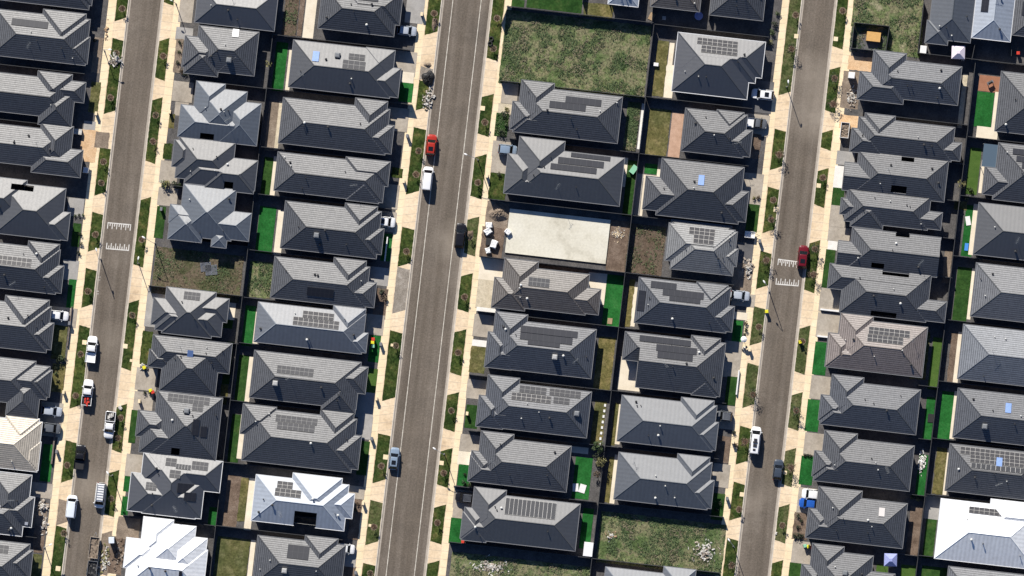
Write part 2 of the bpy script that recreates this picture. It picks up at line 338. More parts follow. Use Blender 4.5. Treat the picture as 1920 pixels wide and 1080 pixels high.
# ------------------------------------------------------------------ houses
def build_house(row, idx, rects, rm, label, solar=(), heater=(), ac=(), notch=(), vents=5, aerial=1, gut='gutter', wall='wall', group=None, stepz=0.0):
    r0 = rects[0]
    c = RECT(*r0[:4]); ax = sum(p[0] for p in c)/4; ay = sum(p[1] for p in c)/4
    def loc(px, py):
        dx, dy = px-ax, py-ay
        return ((dx*CT+dy*ST)*S, -(-dx*ST+dy*CT)*S)
    wx, wy = W(ax, ay, EAVE)
    root = thing('house', label, 'house', (wx, wy, GZ), -TH, group)
    R = []; DZ = []
    for r in rects:
        x0, y1 = loc(r[0], r[1]); R.append((x0, y1-r[3]*S, x0+r[2]*S, y1, r[4] if len(r) > 4 else '')); DZ.append(r[5] if len(r) > 5 else 0)
    a0, b0, c0_, d0, _g = R[0]
    for i in range(1, len(R)):
        a, b, c_, d, g = R[i]; w_, h_ = c_-a, d-b
        if g or h_ > (d0-b0)*.8 or w_ > 1.8*h_: continue
        m_ = (b+d)/2
        if not (b0+.3 < m_ < d0-.3): continue
        if c_ > c0_+.2 and a > a0+1: a = max(a0+.8, min(a, c_-1.8*h_))
        elif a < a0-.2 and c_ < c0_-1: c_ = min(c0_-.8, max(c_, a+.75*h_))
        if c_ > c0_-.2 and -.95 < b-b0 < .3 and h_ < .74*(d0-b0): b = b0+.3
        R[i] = (a, b, c_, d, g)
    def ed(i, x, y):
        a, b, c_, d, g = R[i]; ds = []
        ds.append((x-a) if 'W' not in g else 99); ds.append((c_-x) if 'E' not in g else 99)
        ds.append((y-b) if 'S' not in g else 99); ds.append((d-y) if 'N' not in g else 99)
        return ds
    def inside(i, x, y, e=0): a, b, c_, d, g = R[i]; return a-e < x < c_+e and b-e < y < d+e
    def zi(i, x, y): return EAVE + DZ[i] + i*.007 + min(ed(i, x, y))*PITCH
    def top(x, y):
        best = None
        for i in range(len(R)):
            if inside(i, x, y, .001):
                z = zi(i, x, y)
                if best is None or z > best[0]:
                    ds = ed(i, x, y); k = ds.index(min(ds)); best = (z, ((-1,0),(1,0),(0,-1),(0,1))[k])
        return best
    # roof
    bm = bmesh.new(); uvl = bm.loops.layers.uv.new('UVMap')
    cap = bmesh.new(); cap_n = 0
    for i, (a, b, c_, d, g) in enumerate(R):
        w, h = c_-a, d-b; k = min(w, h)/2; e = EAVE + DZ[i] + i*.007; zt = e + k*PITCH
        P = {'sw': (a,b,e), 'se': (c_,b,e), 'ne': (c_,d,e), 'nw': (a,d,e)}
        if w >= h:
            q0 = (a if 'W' in g else a+k, (b+d)/2, zt); q1 = (c_ if 'E' in g else c_-k, (b+d)/2, zt)
            faces = [([P['sw'],P['se'],q1,q0], 'S'), ([P['ne'],P['nw'],q0,q1], 'N'), ([P['se'],P['ne'],q1], 'E'), ([P['nw'],P['sw'],q0], 'W')]
            lines = [(q0, q1)] + ([] if 'W' in g else [(P['sw'], q0), (P['nw'], q0)]) + ([] if 'E' in g else [(P['se'], q1), (P['ne'], q1)])
        else:
            q0 = ((a+c_)/2, b if 'S' in g else b+k, zt); q1 = ((a+c_)/2, d if 'N' in g else d-k, zt)
            faces = [([P['se'],P['ne'],q1,q0], 'E'), ([P['nw'],P['sw'],q0,q1], 'W'), ([P['sw'],P['se'],q0], 'S'), ([P['ne'],P['nw'],q1], 'N')]
            lines = [(q0, q1)] + ([] if 'S' in g else [(P['sw'], q0), (P['se'], q0)]) + ([] if 'N' in g else [(P['nw'], q1), (P['ne'], q1)])
        for pts, side in faces:
            f = bm.faces.new([bm.verts.new(p) for p in pts]); f.normal_update()
            if f.normal.z < -1e-4: bmesh.ops.reverse_faces(bm, faces=[f])
            for l in f.loops:
                x, y, z = l.vert.co
                u, v = (x, (y-b) if side == 'S' else (d-y)) if side in 'NS' else (y, (c_-x) if side == 'E' else (x-a))
                l[uvl].uv = (u + i*.13, v*1.1034)
        f = bm.faces.new([bm.verts.new((p[0], p[1], p[2]-.06)) for p in (P['sw'], P['nw'], P['ne'], P['se'])])
        for p, q in lines:
            p, q = Vector(p), Vector(q); n = max(2, int((q-p).length/.25)); run = []
            hd = Vector((q.x-p.x, q.y-p.y, 0)).normalized(); sd = Vector((-hd.y, hd.x, 0))
            drop = .12*PITCH*(1 if abs(hd.x*hd.y) < .1 else .72) - .02
            def flush(run):
                if len(run) < 2: return
                s, t = run[0], run[-1]
                vs = [cap.verts.new(s+sd*.12-Vector((0,0,drop))), cap.verts.new(s+Vector((0,0,.055))), cap.verts.new(s-sd*.12-Vector((0,0,drop))),
                      cap.verts.new(t+sd*.12-Vector((0,0,drop))), cap.verts.new(t+Vector((0,0,.055))), cap.verts.new(t-sd*.12-Vector((0,0,drop)))]
                cap.faces.new((vs[0], vs[3], vs[4], vs[1])); cap.faces.new((vs[1], vs[4], vs[5], vs[2]))
                cap.faces.new((vs[0], vs[1], vs[2])); cap.faces.new((vs[5], vs[4], vs[3]))
            for s in range(n+1):
                pt = p.lerp(q, s/n); ok = True
                for j in range(len(R)):
                    if j != i and inside(j, pt.x, pt.y, -.02) and zi(j, pt.x, pt.y) > pt.z+.003: ok = False
                for nx in notch:
                    X, Y = loc(nx[0], nx[1])
                    if X-.05 < pt.x < X+nx[2]*S+.05 and Y-nx[3]*S-.05 < pt.y < Y+.05: ok = False
                if ok and 0 < s < n:          # a cap only where the joined roof really has a crest
                    for sg in (-1, 1):
                        t_ = top(pt.x+sd.x*.3*sg, pt.y+sd.y*.3*sg)
                        if t_ and t_[0] > pt.z-.055: ok = False
                if ok: run.append(pt); cap_n += 1
                else: flush(run); run = []
            flush(run)
    for nx in notch:          # light well cut through the roof
        X, Y = loc(nx[0], nx[1]); X1, Y0 = X+nx[2]*S, Y-nx[3]*S
        for co, no in (((X,0,0),(1,0,0)), ((X1,0,0),(1,0,0)), ((0,Y,0),(0,1,0)), ((0,Y0,0),(0,1,0))):
            bmesh.ops.bisect_plane(bm, geom=bm.verts[:]+bm.edges[:]+bm.faces[:], plane_co=co, plane_no=no)
        dead = [f for f in bm.faces if X < f.calc_center_median().x < X1 and Y0 < f.calc_center_median().y < Y]
        bmesh.ops.delete(bm, geom=dead, context='FACES')
    roof = mesh_obj('roof', bm, M[rm], root)
    if cap_n: mesh_obj('ridge_cap', cap, CAP[rm], roof)
    else: cap.free()
    # gutter along every free eave
    gb = bmesh.new(); wb = bmesh.new()
    for i, (a, b, c_, d, g) in enumerate(R):
        zz = EAVE + DZ[i] + i*.007
        for (hor, fix, lo, hi, sgn) in ((1, b, a, c_, -1), (1, d, a, c_, 1), (0, a, b, d, -1), (0, c_, b, d, 1)):
            iv = [(lo, hi)]
            for j, (A, B, C_, D, G) in enumerate(R):
                if j == i: continue
                if hor: hit = B-.001 < fix+sgn*.02 < D+.001; l2, h2 = A, C_
                else: hit = A-.001 < fix+sgn*.02 < C_+.001; l2, h2 = B, D
                if hit:
                    new = []
                    for (s, t) in iv:
                        if h2 <= s or l2 >= t: new.append((s, t)); continue
                        if l2 > s: new.append((s, l2))
                        if h2 < t: new.append((h2, t))
                    iv = new
            for nx in notch:      # no gutter across an open light well
                X, Y = loc(nx[0], nx[1]); X1, Y0_ = X+nx[2]*S, Y-nx[3]*S
                l2, h2 = (X, X1) if hor else (Y0_, Y)
                if not ((Y0_ < fix < Y) if hor else (X < fix < X1)): continue
                new = []
                for (s, t) in iv:
                    if h2 <= s or l2 >= t: new.append((s, t)); continue
                    if l2 > s: new.append((s, l2))
                    if h2 < t: new.append((h2, t))
                iv = new
            for (s, t) in iv:
                if t-s < .05: continue
                o0, o1 = (fix, fix+.11) if sgn > 0 else (fix-.11, fix)
                if hor: bx(gb, s-.11, t+.11, o0, o1, zz-.13, zz+.012)
                else: bx(gb, o0, o1, s, t, zz-.13, zz+.012)
        ins = .42 + i*.004
        if c_-a > 1.4 and d-b > 1.4:
            ws = [wb.verts.new(p) for p in ((a+ins,b+ins,0),(c_-ins,b+ins,0),(c_-ins,d-ins,0),(a+ins,d-ins,0),(a+ins,b+ins,zz-.07),(c_-ins,b+ins,zz-.07),(c_-ins,d-ins,zz-.07),(a+ins,d-ins,zz-.07))]
            for f in ((0,1,5,4),(1,2,6,5),(2,3,7,6),(3,0,4,7)): wb.faces.new([ws[k] for k in f])
    mesh_obj('gutter', gb, M[gut], root)
    mesh_obj('wall', wb, M[wall], root)
    def slab(name, px, py, w, h, m, lift, thick, cols=1, rows=1, pw=1.0, ph=1.0, tilt=None, mm='frame'):
        x0, y1 = loc(px, py); x1, y0 = x0+w*S, y1-h*S; cx, cy = (x0+x1)/2, (y0+y1)/2
        t = top(cx, cy)
        if t is None: return None
        z, (gx, gy) = t
        sbm = bmesh.new(); ul = sbm.loops.layers.uv.new('UVMap')
        def Z(x, y): return z - PITCH*((x-cx)*gx + (y-cy)*gy)
        q = [(x0,y0),(x1,y0),(x1,y1),(x0,y1)]
        lo = [sbm.verts.new((x, y, Z(x,y)+lift)) for x, y in q]; hi = [sbm.verts.new((x, y, Z(x,y)+lift+thick)) for x, y in q]
        f = sbm.faces.new(hi)
        for l, uv in zip(f.loops, ((0,0),(cols*pw,0),(cols*pw,rows*ph),(0,rows*ph))): l[ul].uv = uv
        for k in range(4):
            ff = sbm.faces.new((lo[k], lo[(k+1)%4], hi[(k+1)%4], hi[k])); ff.material_index = 1
        sbm.faces.new(list(reversed(lo))).material_index = 1
        return mesh_obj(name, sbm, [M[m], M[mm]], root)
    for s in solar:
        (px, py, w, h, kind, cols, rows) = s
        pw, ph = dict(k=(1.0,1.65), g=(1.0,.7), w=(.9,.62), t=(.85,3.2))[kind]
        slab('solar_panel', px, py, w, h, 'solar_'+kind, .09, .04, cols, rows, pw, ph)
    for hx in heater:
        slab('skylight', hx[0], hx[1], hx[2], hx[3], hx[4] if len(hx) > 4 else 'skyl', .07, .07)
    for a_ in ac:
        x, y = loc(a_[0], a_[1]); t = top(x, y)
        if not t: continue
        ab = bmesh.new(); z = t[0]; s = a_[3] if len(a_) > 3 else .48
        bx(ab, x-s, x+s, y-s, y+s, z-.3, z+.62, .03); bx(ab, x-s+.06, x+s-.06, y-s+.06, y+s-.06, z+.62, z+.70, .12)
        for k in range(4): bx(ab, x-s-.012, x-s, y-s*.8, y+s*.8, z+.0+k*.13, z+.07+k*.13)
        mesh_obj('evaporative_cooler', ab, M[a_[2] if len(a_) > 2 else 'ac'], root)
    rg = random.Random(row*100+idx)
    n = 0
    x0, y0, x1, y1, _ = R[0]
    for tr in range(60):
        if n >= vents: break
        x, y = rg.uniform(x0+.8, x1-.8), rg.uniform(y0+.8, y1-.8); t = top(x, y)
        bad = any(loc(s[0], s[1])[0]-.4 < x < loc(s[0], s[1])[0]+s[2]*S+.4 and loc(s[0], s[1])[1]-s[3]*S-.4 < y < loc(s[0], s[1])[1]+.4 for s in list(solar)+list(heater)+list(notch))
        if t is None or bad: continue
        vb = bmesh.new(); rr = rg.choice((.07, .09, .15))
        tube(vb, (x, y, t[0]-.2), (x, y, t[0]+.35), rr, rr, 8); tube(vb, (x, y, t[0]+.35), (x, y, t[0]+.46), rr*1.6, rr*.7, 8)
        mesh_obj('roof_vent', vb, M[rg.choice(('vent','vent','ventl'))], root); n += 1
    if aerial:
        for tr in range(30):
            x, y = rg.uniform(x0+1, x1-1), rg.uniform(y0+1, y1-1); t = top(x, y)
            bad = any(loc(s[0], s[1])[0]-.4 < x < loc(s[0], s[1])[0]+s[2]*S+.4 and loc(s[0], s[1])[1]-s[3]*S-.4 < y < loc(s[0], s[1])[1]+.4 for s in list(solar)+list(heater)+list(notch))
            if t and not bad: break
        if t and not bad:
            vb = bmesh.new(); tube(vb, (x, y, t[0]-.1), (x, y, t[0]+1.9), .03, .025, 5)
            an = rg.uniform(0, 3); d = Vector((cos(an), sin(an), 0)); e = Vector((-d.y, d.x, 0)); c0 = Vector((x, y, t[0]+1.8))
            tube(vb, c0-d*.7, c0+d*.7, .018, .018, 4)
            for k in range(6): tube(vb, c0+d*(-.6+k*.24)-e*.3, c0+d*(-.6+k*.24)+e*.3, .012, .012, 4)
            mesh_obj('aerial', vb, M['steel'], root)
    return root

# ------------------------------------------------------------------ fences
def fence(pts, label, group, h=1.8, m='fence'):
    (xa, ya), (xb, yb) = pts
    a, b = Vector(W(xa, ya, 1.8)), Vector(W(xb, yb, 1.8)); d = b-a; ln = d.length
    root = thing('fence', label, 'fence', (a.x, a.y, GZ), math.atan2(d.y, d.x), group)
    bm = bmesh.new(); n = max(2, int(ln/.4)); prev = None    # trapezoid-ribbed sheet
    for i in range(n+1):
        y = .02 if (i % 2) else -.02; x = ln*i/n
        cur = [bm.verts.new((x, y-.012, .04)), bm.verts.new((x, y-.012, h)), bm.verts.new((x, y+.012, .04)), bm.verts.new((x, y+.012, h))]
        if prev:
            bm.faces.new((prev[0], cur[0], cur[1], prev[1])); bm.faces.new((cur[2], prev[2], prev[3], cur[3])); bm.faces.new((prev[1], cur[1], cur[3], prev[3]))
        prev = cur
    mesh_obj('panel', bm, M[m], root)
    cb = bmesh.new(); bx(cb, 0, ln, -.045, .045, h-.03, h+.03); mesh_obj('top_rail', cb, M['fencet'], root)
    return root

# ------------------------------------------------------------------ vehicles (local +x is forward)
def loft(bm, rings, mi=0, capit=True):
    V = [[bm.verts.new(p) for p in r] for r in rings]
    n = len(V[0])
    for a, b in zip(V, V[1:]):
        for i in range(n): bm.faces.new((a[i], a[(i+1)%n], b[(i+1)%n], b[i])).material_index = mi
    if capit: bm.faces.new(list(reversed(V[0]))).material_index = mi; bm.faces.new(V[-1]).material_index = mi
def ring(x, hw, z0, zt, cr=.03):
    return [(x, -hw*.92, z0), (x, hw*.92, z0), (x, hw, z0+.12), (x, hw, zt-.16), (x, hw*.93, zt-.05), (x, hw*.6, zt), (x, 0, zt+cr), (x, -hw*.6, zt), (x, -hw*.93, zt-.05), (x, -hw, zt-.16), (x, -hw, z0+.12)]
SPEC = {  # length, width, height, bonnet z, belt z, windscreen base/top, rear top/base (from the front, share of length)
 'hatch': (4.25, 1.78, 1.50, .92, 1.00, .27, .43, .84, .96), 'sedan': (4.65, 1.82, 1.46, .92, .98, .28, .43, .72, .86),
 'suv':   (4.65, 1.90, 1.70, 1.02, 1.10, .25, .40, .88, .975), 'van': (4.95, 1.92, 2.02, 1.10, 1.20, .14, .28, .955, .99),
 'ute':   (5.25, 1.90, 1.76, 1.02, 1.12, .24, .36, .56, .61)}
def car(kind, px, py, head, paint, label, cat='car', group=None, tray='white', name=None, sunroof=False, rack=False, turn=0.0, length=None, roofm=None):
    Lg, Wd, H, zb, zbelt, ws0, ws1, rr1, rr0 = SPEC[kind]
    if length: Lg = length
    rz = {'up': pi/2-TH, 'down': -pi/2-TH, 'right': -TH, 'left': pi-TH}[head] + radians(turn)
    on_road = head in ('up', 'down')
    x, y = W(px, py, 1)
    root = thing(name or ('parked_' + {'hatch':'car','sedan':'car','suv':'car','van':'van','ute':'ute'}[kind]), label, cat, (x, y, 0.0 if on_road else GZ+.06), rz, group)
    hl, hw = Lg/2, Wd/2; F = lambda s: hl - s*Lg
    bm = bmesh.new()
    z0 = .26
    if kind == 'ute': st = [(F(1), hw*.9, .45, 1.0), (F(.985), hw*.96, .42, 1.03), (F(.63), hw*.96, .35, 1.05), (F(.60), hw, z0, zbelt)]
    else: st = [(F(1), hw*.60, .42, .78), (F(.99), hw*.80, .36, zbelt-.10), (F(.965), hw*.92, .30, zbelt-.03), (F(.92), hw*.98, z0, zbelt+.0), (F(.60), hw, z0, zbelt)]
    st += [(F(ws0+.06), hw, z0, zbelt-.02), (F(ws0), hw*.99, z0, zb+.03), (F(.11), hw*.965, z0, zb-.03), (F(.055), hw*.89, .28, zb-.09), (F(.022), hw*.76, .33, zb-.17), (F(.005), hw*.60, .38, zb-.26), (F(0), hw*.42, .44, zb-.34)]
    loft(bm, [ring(*s) for s in st])
    if kind == 'ute':  # hollow look of the load bed: raised sides, sunken floor, head board
        t0, t1 = F(.995), F(.63)
        bx(bm, t0, t1, -hw, -hw+.09, .9, 1.28); bx(bm, t0, t1, hw-.09, hw, .9, 1.28); bx(bm, t0, t0+.08, -hw+.09, hw-.09, .9, 1.26); bx(bm, t1-.1, t1, -hw+.09, hw-.09, .9, 1.40)
    # pillars + roof skin
    bw, tw = hw*.90, hw*.74
    b0, b1, t0_, t1_ = F(ws0), F(rr0), F(ws1), F(rr1)
    rf = []
    for (xx, k, dz) in ((t1_-.04, .90, -.05), (t1_+.12, .98, .0), ((t0_+t1_)/2, 1.0, .03), (t0_-.15, .97, .005), (t0_+.05, .88, -.05)):
        w_ = tw*1.03*k; rf.append([(xx, -w_, H+dz-.06), (xx, w_, H+dz-.06), (xx, w_*.96, H+dz-.01), (xx, w_*.6, H+dz+.02), (xx, 0, H+dz+.03), (xx, -w_*.6, H+dz+.02), (xx, -w_*.96, H+dz-.01)])
    rfb = bm if not roofm else bmesh.new()
    loft(rfb, rf)
    for sy in (-1, 1):
        for (xa, xb) in ((b0, t0_), (b1, t1_), ((b0*.45+b1*.55), (t0_*.45+t1_*.55))):
            tube(bm, (xa, sy*bw, zbelt-.04), (xb, sy*tw, H-.05), .05, .045, 6)
    mesh_obj('body', bm, M[paint], root, smooth=False)
    if roofm: mesh_obj('roof', rfb, M[roofm], root)
    def quad(name, pts, m):
        b = bmesh.new(); vs = [b.verts.new(p) for p in pts]; b.faces.new(vs)
        bmesh.ops.solidify(b, geom=b.faces[:], thickness=.02); mesh_obj(name, b, M[m], root)
    e = .012
    quad('windscreen', [(b0+.02, -bw*.97, zbelt-.03), (b0+.02, bw*.97, zbelt-.03), (t0_+.02, tw*.95, H-.05), (t0_+.02, -tw*.95, H-.05)], 'glass')
    quad('rear_window', [(b1-.02, bw*.95, zbelt-.02), (b1-.02, -bw*.95, zbelt-.02), (t1_-.02, -tw*.95, H-.05), (t1_-.02, tw*.95, H-.05)], 'glass')
    side = 'glass' if kind != 'van' else paint
    for sy in (-1, 1):
        p = [(b0, sy*bw, zbelt-.03), (b1, sy*bw, zbelt-.03), (t1_, sy*tw, H-.05), (t0_, sy*tw, H-.05)]
        if kind == 'van':
            bb = b0*.72+b1*.28; tt = t0_*.8+t1_*.2
            quad('side_window', [p[0], (bb, sy*bw, zbelt-.03), (tt, sy*tw, H-.05), p[3]][::sy], 'glass')
            quad('side_panel', [(bb, sy*bw, zbelt-.03), p[1], p[2], (tt, sy*tw, H-.05)][::sy], paint)
        else: quad('side_window', p[::sy], 'glass')
    if sunroof: 
        b = bmesh.new(); xm = (t0_+t1_)/2; bx(b, xm-.55, xm+.25, -tw*.62, tw*.62, H+.03, H+.068); mesh_obj('sunroof', b, M['glass'], root)
    if rack:
        b = bmesh.new()
        for yy in (-tw*.9, tw*.9): bx(b, t1_+.05, t0_-.1, yy-.03, yy+.03, H+.06, H+.16)
        for k in range(7): xx = t1_+.15+(t0_-t1_-.4)*k/6; bx(b, xx-.03, xx+.03, -tw*.9+.03, tw*.9-.03, H+.10, H+.15)
        mesh_obj('roof_rack', b, M['steel'], root)
    if kind == 'ute':
        b = bmesh.new(); bx(b, F(.985), F(.645), -hw+.1, hw-.1, 1.06, 1.09); mesh_obj('tray_floor', b, M['p_white' if tray == 'white' else 'black_pl'], root)
        if tray in ('red', 'stuff'):
            b = bmesh.new(); r = random.Random(int(px))
            for k in range(9): 
                xx, yy = r.uniform(F(.95), F(.70)), r.uniform(-.5, .5); l, w2 = r.uniform(.12, .5), r.uniform(.08, .2)
                bx(b, xx-l, xx+l, yy-w2, yy+w2, 1.095+k*.01, 1.25+r.uniform(0, .2), .02)
            mesh_obj('load', b, M['l_red' if tray == 'red' else 'mortar'], root)
    wx_ = (F(.19), F(.81))
    for wx in wx_:
        for sy in (-1, 1):
            b = bmesh.new(); tube(b, (wx, sy*(hw-.22), .33), (wx, sy*(hw-.005), .33), .33, .33, 16); wh = mesh_obj('wheel', b, M['tyre'], root)
            b = bmesh.new(); tube(b, (wx, sy*(hw-.02), .33), (wx, sy*(hw+.008), .33), .21, .19, 10); mesh_obj('rim', b, M['alloy'], wh)
    for sy in (-1, 1):
        b = bmesh.new(); bx(b, F(.075), F(.035), sy*hw*.68-.15, sy*hw*.68+.15, zb-.30, zb-.125, .02); mesh_obj('headlight', b, M['lamp_c'], root)
        b = bmesh.new(); bx(b, F(1)-.01, F(.985)+.03, sy*hw*.74-.12, sy*hw*.74+.12, .70, .95, .01); mesh_obj('tail_light', b, M['lamp_r'], root)
        b = bmesh.new(); bx(b, F(ws0+.07), F(ws0+.035), *(sorted((sy*hw*.98, sy*(hw+.20)))), zbelt-.04, zbelt+.12, .02); mesh_obj('mirror', b, M[paint], root)
    return root
# ------------------------------------------------------------------ small things
def disc(name, px, py, r, z, m, label=None, kind='structure', n=18, jag=.12, seed=0):
    rg = random.Random(seed); bm = bmesh.new(); x, y = W(px, py)
    vs = []
    for i in range(n):
        q = r*(1+rg.uniform(-jag, jag)); vs.append(bm.verts.new((x+q*cos(2*pi*i/n), y+q*sin(2*pi*i/n), z)))
    bm.faces.new(vs); return structure(name, bm, m, kind)
def leaf_cloud(bm, c, rad, n, size, rg, flat=1.0, mi=0, shell=.35):
    for k in range(n):
        d = Vector((rg.gauss(0,1), rg.gauss(0,1), rg.gauss(0,1))).normalized(); q = rad*(shell+(1-shell)*rg.random()**.5)
        p = Vector(c)+Vector((d.x*q, d.y*q, d.z*q*flat)); nn = (d+Vector((rg.gauss(0,.5), rg.gauss(0,.5), rg.gauss(.4,.5)))).normalized()
        a = nn.orthogonal().normalized(); b = nn.cross(a); t = rg.uniform(0, 6.3); a, b = a*cos(t)+b*sin(t), b*cos(t)-a*sin(t)
        s = size*rg.uniform(.6, 1.3)
        bm.faces.new([bm.verts.new(p+a*s), bm.verts.new(p+b*s*.55), bm.verts.new(p-a*s), bm.verts.new(p-b*s*.55)]).material_index = mi
def tree(px, py, label, name='sapling', h=2.2, cr=.55, n=110, lm='leaf', group=None, cat='tree', seed=0, lsize=.13, stem=True):
    rg = random.Random(seed*31+int(px)*7+int(py)); x, y = W(px, py, h*.6)
    root = thing(name, label, cat, (x, y, GZ), rg.uniform(0, 6), group)
    bm = bmesh.new(); tips = []
    tube(bm, (0,0,0), (.03,.02,h*.55), .035+h*.012, .03+h*.006, 7)
    for k in range(6):
        a = 2*pi*k/6+rg.uniform(-.4,.4); b0 = Vector((.02,.015,h*rg.uniform(.35,.58))); t = b0+Vector((cos(a)*cr*.75, sin(a)*cr*.75, h*rg.uniform(.15,.38)))
        tube(bm, b0, t, .02+h*.005, .01, 5); tips.append(t)
    tips.append(Vector((.03,.02,h*.95))); tube(bm, (.03,.02,h*.5), tips[-1], .025+h*.004, .01, 5)
    mesh_obj('trunk', bm, M['bark'], root)
    bm = bmesh.new()
    for t in tips: leaf_cloud(bm, t, cr*rg.uniform(.3,.55), n//len(tips), lsize, rg)
    mesh_obj('crown', bm, M[lm], root)
    return root
def shrub(px, py, r, label, lm='leaf', group=None, seed=0, h=None, n=90, name='shrub'):
    rg = random.Random(seed*17+int(px)*3+int(py)); x, y = W(px, py); h = h or r*1.3
    root = thing(name, label, 'shrub', (x, y, GZ), 0, group)
    bm = bmesh.new()
    for k in range(5):
        a = rg.uniform(0, 6.3); tube(bm, (0,0,0), (cos(a)*r*.5, sin(a)*r*.5, h*.7), .025, .01, 5)
    mesh_obj('stem', bm, M['bark'], root)
    bm = bmesh.new()
    for k in range(5):
        a = rg.uniform(0, 6.3); leaf_cloud(bm, (cos(a)*r*.4, sin(a)*r*.4, h*rg.uniform(.4,.75)), r*.6, n//5, r*.22, rg)
    mesh_obj('foliage', bm, M[lm], root)
    return root
def pile(name, px, py, w, h, n, m, label, cat='rubble', ht=.5, seed=0, stuff=True, size=(.05,.34)):
    rg = random.Random(seed+int(px)); x, y = W(px, py); bm = bmesh.new()
    if not isinstance(m, (list, tuple)): m = [m]
    for k in range(int(n*1.6)):
        q = min(.98, abs(rg.gauss(0,.5))); a = rg.uniform(0, 6.3); cx, cy = q*cos(a)*w*S/2, q*sin(a)*h*S/2
        s = rg.uniform(*size); z = ht*(1-q)*rg.random(); t = rg.uniform(0, 3.1)
        vs = bx(bm, -s, s, -s*rg.uniform(.2,.7), s*rg.uniform(.2,.7), -s*.25, s*rg.uniform(.1,.5), s*.12, mi=rg.randrange(len(m)))
        mt = Matrix.Translation((cx, cy, z+.05)) @ Matrix.Rotation(t, 4, 'Z') @ Matrix.Rotation(rg.uniform(-.5,.5), 4, 'X') @ Matrix.Rotation(rg.uniform(-.4,.4), 4, 'Y')
        for v in vs: v.co = mt @ v.co
    o = mesh_obj(name, bm, [M[k] for k in m], None, (x, y, GZ+.02), -TH); tag(o, label, cat)
    if stuff: o['kind'] = 'stuff'
    return o
def heap(name, px, py, w, h, ht, m, label, cat, seed=0, lump=.35, rings=9, seg=26):
    rg = random.Random(seed); x, y = W(px, py); bm = bmesh.new(); V = []
    for i in range(rings):
        t = i/(rings-1); row = []
        for k in range(seg):
            a = 2*pi*k/seg; e = 1+.12*sin(3*a+seed)+.08*sin(5*a+1.3*seed)
            z = ht*(cos(t*pi/2)**1.2)*(1+rg.uniform(-lump, lump)*.6) if i < rings-1 else -.03
            row.append(bm.verts.new((w*S/2*t*e*cos(a), h*S/2*t*e*sin(a), z)))
        V.append(row)
    for i in range(1, rings-1):
        for k in range(seg): bm.faces.new((V[i][k], V[i+1][k], V[i+1][(k+1)%seg], V[i][(k+1)%seg]))
    bm.faces.new(V[1]); 
    for v in V[0]: bm.verts.remove(v)
    o = mesh_obj(name, bm, M[m], None, (x, y, GZ), -TH); return tag(o, label, cat)
def street_lamp(px, py, tipx, tipy, label, h=5.6, arm=True):
    x, y = W(px, py); root = thing('street_lamp', label, 'street lamp', (x, y, GZ), 0, 'street lamps along the kerbs')
    hx, hy = W(tipx, tipy, h); ax, ay = hx-x, hy-y
    b = bmesh.new(); tube(b, (0,0,0), (0,0,h-.35), .09, .055, 10); tube(b, (0,0,0), (0,0,.25), .16, .13, 10); mesh_obj('pole', b, M['steel'], root)
    b = bmesh.new(); pv = Vector((0,0,h-.36))
    for k in range(1, 7):
        t = k/6; q = Vector((ax*t, ay*t, h-.36+.36*sin(t*pi/2))); tube(b, pv, q, .045, .04, 7); pv = q
    mesh_obj('arm', b, M['steel'], root)
    b = bmesh.new(); d = Vector((ax, ay, 0)).normalized(); e = Vector((-d.y, d.x, 0)); c = Vector((ax, ay, h))
    rr = []
    for (t, wd, zt) in ((-.12, .07, .05), (.05, .15, .09), (.35, .16, .09), (.55, .07, .04)):
        p = c+d*t; rr.append([p-e*wd+Vector((0,0,-.05)), p+e*wd+Vector((0,0,-.05)), p+e*wd*.7+Vector((0,0,zt)), p-e*wd*.7+Vector((0,0,zt))])
    loft(b, rr); mesh_obj('lamp_head', b, M['b_white'], root)
    return root
def bin_(px, py, lid, label, turn=0, group='wheelie bins put out beside the houses'):
    x, y = W(px, py); root = thing('wheelie_bin', label, 'bin', (x, y, GZ+.06), radians(turn), group)
    b = bmesh.new(); vs = bx(b, -.29, .29, -.27, .27, .06, 1.0)
    for v in vs[:4]: v.co.x *= .8; v.co.y *= .8
    mesh_obj('bin_body', b, M['b_green'], root)
    b = bmesh.new(); vs = bx(b, -.32, .33, -.31, .31, 1.0, 1.10, .05); mesh_obj('lid', b, M[lid], root)
    for sy in (-1, 1):
        b = bmesh.new(); tube(b, (-.27, sy*.22, .1), (-.27, sy*.28, .1), .1, .1, 10); mesh_obj('wheel', b, M['tyre'], root)
    return root
def boxy(name, px, py, w, d, h, m, label, cat, turn=0, lidm=None, lip=.03, group=None, z=0):
    x, y = W(px, py, h); root = thing(name, label, cat, (x, y, GZ+z), -TH+radians(turn), group)
    b = bmesh.new(); bx(b, -w/2, w/2, -d/2, d/2, 0, h, .015); mesh_obj('body', b, M[m], root)
    if lidm:
        b = bmesh.new(); bx(b, -w/2-lip, w/2+lip, -d/2-lip, d/2+lip, h+.003, h+.09, .04); mesh_obj('lid', b, M[lidm], root)
    return root
